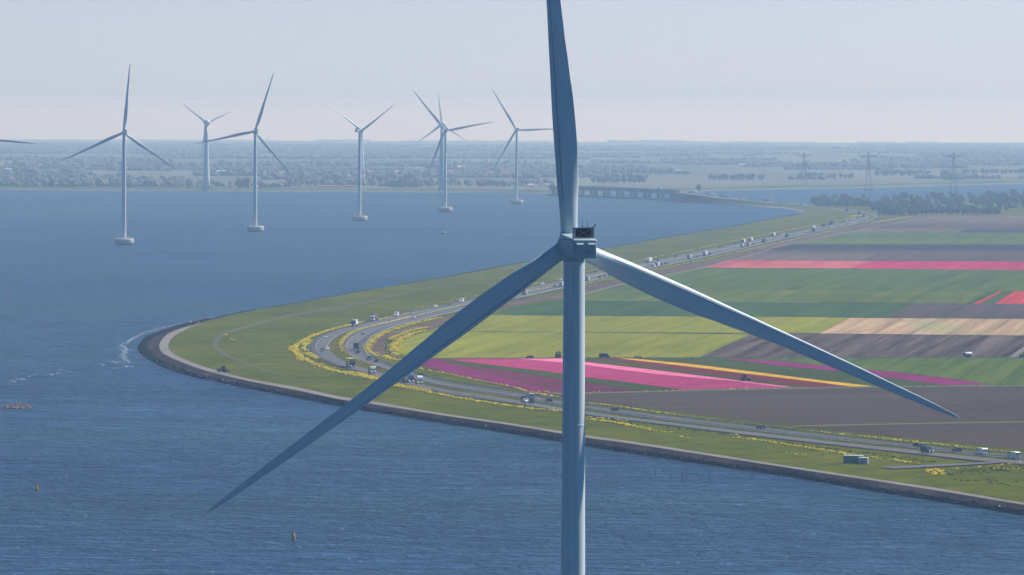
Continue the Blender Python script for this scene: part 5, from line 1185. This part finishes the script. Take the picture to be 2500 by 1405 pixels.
m = MB(); m.box((.98, 0, 2.0), (.06, 1.6, .6), M=Matrix.Rotation(0, 4, 'Y')); m.build('windscreen', M_glass, rt); m = MB(); m.tube((-1, 0, 2.6), (-1.1, 0, 4.4), .05, n=6); m.build('mast', M_frame, rt)
# slim lattice mast far inland
p = P(1430, 410, 2); rt = empty('radio_mast', p, 'slim pale mast rising from the far land right of the upright blade', 'mast'); s_ = p.y / 11500
m = MB(); m.tube((0, 0, 0), (0, 0, 50 * s_), .9, .5, 6); m.build('pole', plain('pale mast', (.6, .6, .6), .6, .3), rt); m = MB(); m.box((0, 0, 30 * s_), (3, 3, 2)); m.box((0, 0, 42 * s_), (2.4, 2.4, 2)); m.build('platform', plain('mast platform', (.5, .5, .5), .6, .3), rt)

# ------------------------------------------------------------------ trees
def leaf_mat(name, a, b):
    t = NT(name); return t.out(t.ramp(t.noise((.28, .28, .28), detail=3), [(.3, a), (.7, b)]), .9, .1)
M_leaf = [leaf_mat('dark green leaves', (.065, .095, .05), (.11, .15, .065)), leaf_mat('grey green leaves', (.075, .09, .055), (.12, .14, .085)), leaf_mat('brown spring twigs', (.09, .085, .065), (.15, .135, .10)), leaf_mat('fresh green leaves', (.045, .08, .02), (.09, .14, .04))]
M_bark = plain('grey bark', (.07, .06, .05), .95, .1)
def tree_mesh(seed, h, w, n, mat):
    rn = random.Random(seed); m = MB(); lobes = [(rn.uniform(-.5, .5) * w, rn.uniform(-.5, .5) * w, rn.uniform(.42, .85) * h, rn.uniform(.32, .6) * w) for _ in range(9)] + [(0, 0, .62 * h, .6 * w), (0, 0, .35 * h, .5 * w)]
    for _ in range(n):
        x, y, z, r = rn.choice(lobes); d = Vector((rn.gauss(0, 1), rn.gauss(0, 1), rn.gauss(0, 1))).normalized() * r * rn.uniform(.55, 1.05)
        c = Vector((x, y, z)) + Vector((d.x, d.y, d.z * .85)); c.z = max(.08 * h, c.z); s = rn.uniform(.35, .75) * (h / 12)
        a = Vector((rn.gauss(0, 1), rn.gauss(0, 1), rn.gauss(0, .6))).normalized(); b = a.cross(d.normalized() if rn.random() < .6 else Vector((rn.gauss(0, 1), rn.gauss(0, 1), rn.gauss(0, 1)))).normalized()
        m.add([c - a * s, c - b * s * .8, c + a * s, c + b * s * .8], [(0, 1, 2, 3)])
    cr_ = m.mesh('crown', mat)
    k = MB(); k.tube((0, 0, -.3), (0, 0, .5 * h), .03 * h, .014 * h, 8)
    for i in range(5): a = rn.uniform(0, 6.28); k.tube((0, 0, h * (.25 + .06 * i)), (math.cos(a) * w * .5, math.sin(a) * w * .5, h * (.5 + .06 * i)), .012 * h, .004 * h, 5)
    return cr_, k.mesh('trunk', M_bark)
TREES = [tree_mesh(100 + i, 12, 5.4 + .6 * (i % 3), 900, M_leaf[i % 4]) for i in range(8)]
def tree(p, k, s, lab, grp, name='tree', sz=1.0):
    c, tr = TREES[k % 8]; rt = empty(name, p, lab, 'tree', grp, rnd.uniform(0, 6.28)); rt.scale = (s, s, s * sz)
    put('crown', c, rt); put('trunk', tr, rt)
rnd.seed(5)
WOOD = 'tree packed in the dark wood at the far bend of the highway'
front = [(1978, 499), (2010, 506), (2040, 509)]
edge = cr([(1985, 502), (2020, 508), (2060, 507.5), (2110, 509), (2150, 514), (2165, 520), (2215, 527), (2240, 527.5), (2300, 527.5), (2360, 527.5), (2400, 527.5), (2440, 527)], 5)
for i, (u, v) in enumerate(edge):
    tree(P(u + rnd.uniform(-3, 3), v - .5, Z0), rnd.choice((0, 0, 4, 1, 3)), rnd.uniform(.75, 1.05), WOOD, 'trees of the dark roadside wood')
for _ in range(105):
    u = rnd.uniform(1985, 2560); lo = 507 if u < 2120 else 522 if u < 2450 else 515; hi = 494 if u < 2200 else 487
    v = rnd.uniform(hi, lo); tree(P(u, v, Z0), rnd.choice((0, 4, 1, 5, 2, 6, 1, 3)), rnd.uniform(.75, 1.15), WOOD, 'trees of the dark roadside wood')
for u, v, s in ((2148, 528, 1.1), (2160, 530, 1.25), (2172, 531.5, 1.3), (2184, 531.5, 1.2), (2166, 526, 1.2), (2194, 530, .7), (2204, 530, .55)):
    tree(P(u, v, Z0), 4, s * .95, 'bushy tree in the round clump in front of the wood beside the highway', 'trees in the round clump by the highway')
for _ in range(16):
    u = rnd.uniform(2380, 2560); tree(P(u, rnd.uniform(484, 500), Z0), rnd.choice((0, 1, 5)), rnd.uniform(.9, 1.3), 'taller tree behind the wood at the right edge', 'taller trees behind the wood')
tree(P(1705, 469.5, 6), 0, 1.0, 'lone round tree standing by the far end of the bridge', None, sz=1.1)
for u, s, lab in ((1359, .34, 'left of the two small dark conifers by the tower'), (1366, .38, 'right of the two small dark conifers by the tower')):
    p = P(u, 875.2, FZ); rt = empty('conifer', p, lab, 'tree', 'two small conifers by the tulip fields'); rr = random.Random(int(u)); m = MB()
    for _ in range(420):
        z = rr.uniform(.05, 1) ** .8; a = rr.uniform(0, 6.28); r = .95 * (1 - z) ** .8 * rr.uniform(.6, 1) + .05
        c = Vector((math.cos(a) * r, math.sin(a) * r, z * 9.5 * s)); d = rr.uniform(.16, .34); q = Vector((rr.gauss(0, 1), rr.gauss(0, 1), rr.gauss(0, .5))).normalized() * d
        m.add([c - q, c + Vector((0, 0, d)), c + q, c - Vector((0, 0, d * .6))], [(0, 1, 2, 3)])
    m.build('crown', M_leaf[0], rt); m = MB(); m.tube((0, 0, 0), (0, 0, 2.6 * s * 2), .12, .06, 6); m.build('trunk', M_bark, rt)
GROVES = [((1446, 1573), 450.5, 13, 1.15, 'tree in the grove behind the road bridge', 'trees in the grove behind the bridge'), ((1730, 1866), 443, 14, 1.2, 'tree in the low farm grove behind the far water, left of the pylons', 'trees in the grove left of the pylons'),
          ((1952, 2085), 438.5, 13, 1.0, 'tree in the grove at the foot of the left pylon', 'trees in the grove behind the left pylon'), ((2132, 2240), 432.5, 11, 1.1, 'tree in the grove between middle and right pylon', 'trees in the grove between two pylons'),
          ((2350, 2500), 427.5, 15, 1.1, 'tree in the long grove right of the right pylon', 'trees in the grove right of the pylons'), ((944, 1022), 462, 10, 1.25, 'tree in the green grove on the far shore right of the turned turbine', 'trees in the green shore grove'),
          ((632, 706), 462.2, 9, .8, 'tree in the low clump by the long roofed sheds on the far shore', 'trees by the long sheds'), ((1170, 1240), 459, 8, 1.0, 'tree in the clump on the far shore left of the farthest turbine', 'trees left of the farthest turbine'),
          ((578, 606), 462, 4, 1.4, 'tree in the tight round clump on the far shore left of the second turbine', 'trees in the round shore clump')]
for (u0, u1), v, n, s, lab, grp in GROVES:
    for i in range(n):
        u = u0 + (u1 - u0) * (i + rnd.uniform(.1, .9)) / n; tree(P(u, v - rnd.uniform(0, 1.0), 2.2), rnd.choice((0, 3, 1, 4)), s * rnd.uniform(.8, 1.15), lab, grp)

# far woods that read as one mass
def blob_wood(name, items, mats):
    m = MB(); ico = bmesh.new(); bmesh.ops.create_icosphere(ico, subdivisions=2, radius=1.0); V = [v.co.copy() for v in ico.verts]; F = [tuple(v.index for v in f.verts) for f in ico.faces]; ico.free()
    rn = random.Random(77)
    for p, w, h, mi in items:
        ph = [rn.uniform(0, 6.28) for _ in range(6)]; o = []
        for c in V:
            k = 1 + .22 * math.sin(3 * c.x + ph[0]) * math.sin(4 * c.y + ph[1]) + .2 * math.sin(5 * c.z + ph[2]) * math.sin(4 * c.x + ph[3]) + rn.uniform(-.12, .12)
            o.append((p.x + c.x * w * k, p.y + c.y * w * k, p.z + h * .48 + c.z * h * .52 * k))
        m.add(o, F, mi)
    o = m.build(name, mats); o['kind'] = 'stuff'; return o
M_fw = [leaf_mat('far wood green', (.085, .10, .08), (.12, .14, .10)), leaf_mat('far wood brown', (.13, .125, .11), (.17, .16, .14)), leaf_mat('far wood fresh', (.07, .09, .04), (.10, .13, .06))]
rw = random.Random(41); items = []
def wood_row(u0, u1, v, n, h0, h1, jit=1.0, mix=(0, 0, 1, 2)):
    for _ in range(n):
        u = rw.uniform(u0, u1); p = P(u, v + rw.uniform(-jit, jit), 1.5); h = rw.uniform(h0, h1); items.append((p, h * rw.uniform(.35, .6), h, rw.choice(mix)))
wood_row(-80, 470, 457.5, 170, 8, 15, 3.0, (0, 0, 1, 2, 1)); wood_row(-60, 470, 449, 120, 7, 14, 4, (0, 1, 1, 2)); wood_row(470, 640, 456, 50, 5, 11, 4, (0, 1, 1)); wood_row(700, 950, 452, 70, 6, 13, 5, (0, 1, 1, 2)); wood_row(1020, 1350, 452, 80, 5, 11, 5, (1, 1, 0))
wood_row(940, 1050, 455, 40, 7, 13, 4, (0, 2))
v = 444.0
while v > 354:                              # hedgerows and copses, row behind row to the horizon
    v -= rw.uniform(1.2, 4.4) * max(.22, (v - 343) / 100)
    for _ in range(rw.randint(3, 6)):
        if v > 415 and rw.random() < .45: lo_, hi_ = 0, 1350
        else: lo_, hi_ = -250, 2750
        u = rw.uniform(lo_, hi_); ln = rw.choice((40, 90, 160, 320, 500)) * rw.uniform(.6, 1.3)
        if v > 418 and u > 1350: ln *= .35
        r = P(u, v, 0).y; h = rw.uniform(6, 13) * (1.0 if r < 20000 else .8); n = int(ln / (h * .8 * 11500 / r)) + 2
        for k in range(min(n, 90)):
            q = P(u + ln * (k + rw.uniform(-.4, .4)) / n, v + rw.uniform(-.25, .25), 1.5); hh = h * rw.uniform(.6, 1.25); items.append((q, hh * rw.uniform(.45, .8), hh, rw.choice((0, 0, 1, 1, 2))))
for u0, u1, hh in ((-100, 700, 8), (780, 900, 14), (1000, 1400, 9), (1500, 1700, 15), (1700, 2000, 8), (2100, 2300, 11), (2300, 2600, 8)):
    for k in range(int((u1 - u0) / 9)): q = P(u0 + 9 * k + rw.uniform(-4, 4), 348 + (u0 - 1250) * .0031 + .3, 0); items.append((q, rw.uniform(20, 45), hh * rw.uniform(.6, 1.2), 0))
blob_wood('far_woodland', items, M_fw)

rw2 = random.Random(9); it2 = []
for _ in range(170):
    u = rw2.uniform(1990, 2600); lo = 506 if u < 2120 else 521 if u < 2450 else 515; hi = 495 if u < 2200 else 488
    it2.append((P(u, rw2.uniform(hi, lo), Z0 - .5), rw2.uniform(2.5, 4.5), rw2.uniform(5, 10), rw2.choice((0, 0, 1, 2))))
blob_wood('wood_undergrowth', it2, M_fw)

# ------------------------------------------------------------------ farms and sheds on the far shore
RED, WHT, GRY, TAN = plain('red tiled roof', (.30, .085, .06), .8, .2), plain('white wall', (.66, .66, .64), .7, .2), plain('grey sheet roof', (.19, .22, .25), .7, .3), plain('sandy wall', (.36, .28, .22), .8, .2)
LGT, BRK = plain('pale sheet roof', (.50, .53, .56), .6, .3), plain('brick wall', (.20, .10, .075), .9, .1)
def shed(u, v, wpx, hpx, wall, roof, lab, name='farm_shed', z=2.2, yaw=0, grp='farm buildings beyond the lake'):
    p = P(u, v, z); k = p.y / 11500; L, H = wpx * k, hpx * k; D = min(22, L * .45)
    rt = empty(name, p, lab, 'building', grp, R(yaw)); hw = H * .55
    m = MB(); m.box((0, 0, hw / 2), (L, D, hw)); m.build('wall', wall, rt)
    m = MB(); a = L / 2 + .5; d = D / 2 + .5
    m.add([(-a, -d, hw), (a, -d, hw), (a, 0, H), (-a, 0, H), (-a, d, hw), (a, d, hw)], [(0, 1, 2, 3), (3, 2, 5, 4), (0, 3, 4), (1, 5, 2), (0, 4, 5, 1)]); m.build('roof', roof, rt)
    for x in (-.2, .25): m = MB(); m.box((L * x, -D / 2 - .05, hw * .35), (min(4, L * .12), .12, hw * .7)); m.build('door', M_dark, rt)
for row in [
 (540, 421, 26, 5, WHT, LGT, 'bright white barn between the two leftmost flaring and slim turbines', 'farm_shed', 2.2, 8), (548, 426, 5, 5, WHT, GRY, 'small white house at the right end of the bright white barn', 'farm_house'), (597, 420, 34, 6, GRY, LGT, 'long grey green shed just left of the second whole turbine'),
 (493, 410, 9, 6, WHT, GRY, 'white gabled house touching the left side of the flaring turbine tower', 'farm_house'), (322, 405.5, 28, 4, GRY, LGT, 'long pale roofed shed just right of the leftmost turbine tower'), (266, 443, 13, 4, BRK, RED, 'red roofed barn left of the leftmost turbine tower'),
 (54, 385.5, 24, 3, TAN, LGT, 'long pale roof under the loose blade tip at the left'), (12, 416, 30, 5, WHT, LGT, 'long white shed cut by the left edge'), (38, 427, 45, 3, TAN, LGT, 'low pale shed below the long white one at the left'),
 (420, 445, 11, 4, BRK, GRY, 'small brick farm hidden in trees at the leftmost right hand blade tip', 'farm_house'), (351, 418, 6, 3, WHT, GRY, 'small white house right of the leftmost turbine', 'farm_house'), (390, 404, 8, 2.5, WHT, LGT, 'tiny pale house on the hedged line', 'farm_house'),
 (640, 458, 28, 5, GRY, LGT, 'long pale roofed shed just right of the second whole turbine'), (683, 456, 30, 6, GRY, LGT, 'second long shed right of the second whole turbine with a pinkish roof'), (730, 455.5, 13, 4, BRK, RED, 'short red roofed shed in the row left of the turned turbine'),
 (753, 456, 20, 4, BRK, RED, 'second red roofed shed in the row left of the turned turbine'), (805, 457.5, 56, 5, BRK, RED, 'longest red roofed shed in the row left of the turned turbine'), (856, 457.5, 30, 5, BRK, RED, 'red roofed shed touching the turned turbine tower'),
 (672, 430, 8, 3, WHT, LGT, 'tiny white house above the long sheds', 'farm_house'), (714, 406.5, 5, 3, WHT, WHT, 'white speck of a house up the land right of the second turbine', 'farm_house'), (828, 391, 6, 4, WHT, LGT, 'white house alone left of the turned turbine', 'farm_house'),
 (902, 418.5, 16, 3, WHT, LGT, 'low white shed just right of the turned turbine blade'), (913, 423, 6, 6, WHT, GRY, 'white gable end right of the turned turbine', 'farm_house'), (842, 439, 9, 4, WHT, GRY, 'white house in trees left of the turned turbine', 'farm_house'),
 (995, 425, 76, 8, GRY, LGT, 'very long grey shed left of the tall pair of turbines'), (1030, 424, 9, 6, TAN, RED, 'reddish gabled house at the end of the very long grey shed', 'farm_house'), (1107, 422.5, 34, 6, GRY, RED, 'pink roofed long shed right of the tall pair of turbines'),
 (1138, 413, 42, 8, GRY, LGT, 'dark long shed with a pale roof ridge above the pink roofed one'), (1153, 419, 9, 5, TAN, RED, 'small orange house under the dark long shed', 'farm_house'), (1198, 426, 22, 6, BRK, RED, 'left block of the red roofed houses left of the farthest turbine', 'farm_house'), (1240, 426, 30, 6, BRK, RED, 'right block of the red roofed houses left of the farthest turbine', 'farm_house'),
 (1274, 455, 11, 6, WHT, GRY, 'first white cottage right of the farthest turbine tower', 'farm_house'), (1296, 456, 15, 7, WHT, LGT, 'second white cottage right of the farthest turbine tower', 'farm_house'), (1319, 456, 9, 6, WHT, GRY, 'third white cottage right of the farthest turbine tower', 'farm_house'), (1336, 456, 12, 8, WHT, LGT, 'white cottage nearest the big upright blade', 'farm_house'), (1334, 428, 8, 3, WHT, LGT, 'white house above the cottages by the upright blade', 'farm_house'),
 (1580, 464.3, 20, 4, BRK, RED, 'red roofed shed peeping over the bridge deck'), (1612, 464.4, 14, 3, TAN, RED, 'tan shed peeping over the right end of the bridge deck'), (1436, 397, 14, 3, WHT, LGT, 'white house at the foot of the slim pale mast', 'farm_house'), (1655, 417, 12, 3, WHT, LGT, 'white shed alone on the far land above the bridge end'), (1835, 404, 62, 4, GRY, LGT, 'long pale greenhouse roof left of the left pylon'), (1880, 405, 20, 6, WHT, LGT, 'bright white shed at the end of the pale greenhouse'),
 (2000, 402, 50, 3, GRY, LGT, 'long pale roof between left and middle pylon'), (2050, 397, 8, 5, WHT, LGT, 'white gable left of the middle pylon', 'farm_house'), (2117, 402, 22, 4, WHT, LGT, 'white shed behind the middle pylon'), (2195, 402, 18, 3, GRY, LGT, 'pale shed right of the middle pylon'), (2308, 400, 16, 3, GRY, LGT, 'pale shed left of the right pylon'), (1630, 380, 40, 3, GRY, LGT, 'distant pale roofline above the bridge'),
 (1808, 443, 5, 5, WHT, GRY, 'left white gable in the grove left of the pylons', 'farm_house'), (1825, 442, 5, 5, WHT, GRY, 'right white gable in the grove left of the pylons', 'farm_house'), (2040, 438, 6, 5, WHT, GRY, 'white gable in the grove at the left pylon', 'farm_house'), (1130, 374, 40, 3, GRY, LGT, 'faint pale roofline near the horizon behind the tall pair'), (2150, 369, 30, 3, GRY, LGT, 'faint pale roofline near the horizon by the middle pylon')]:
    shed(*row)
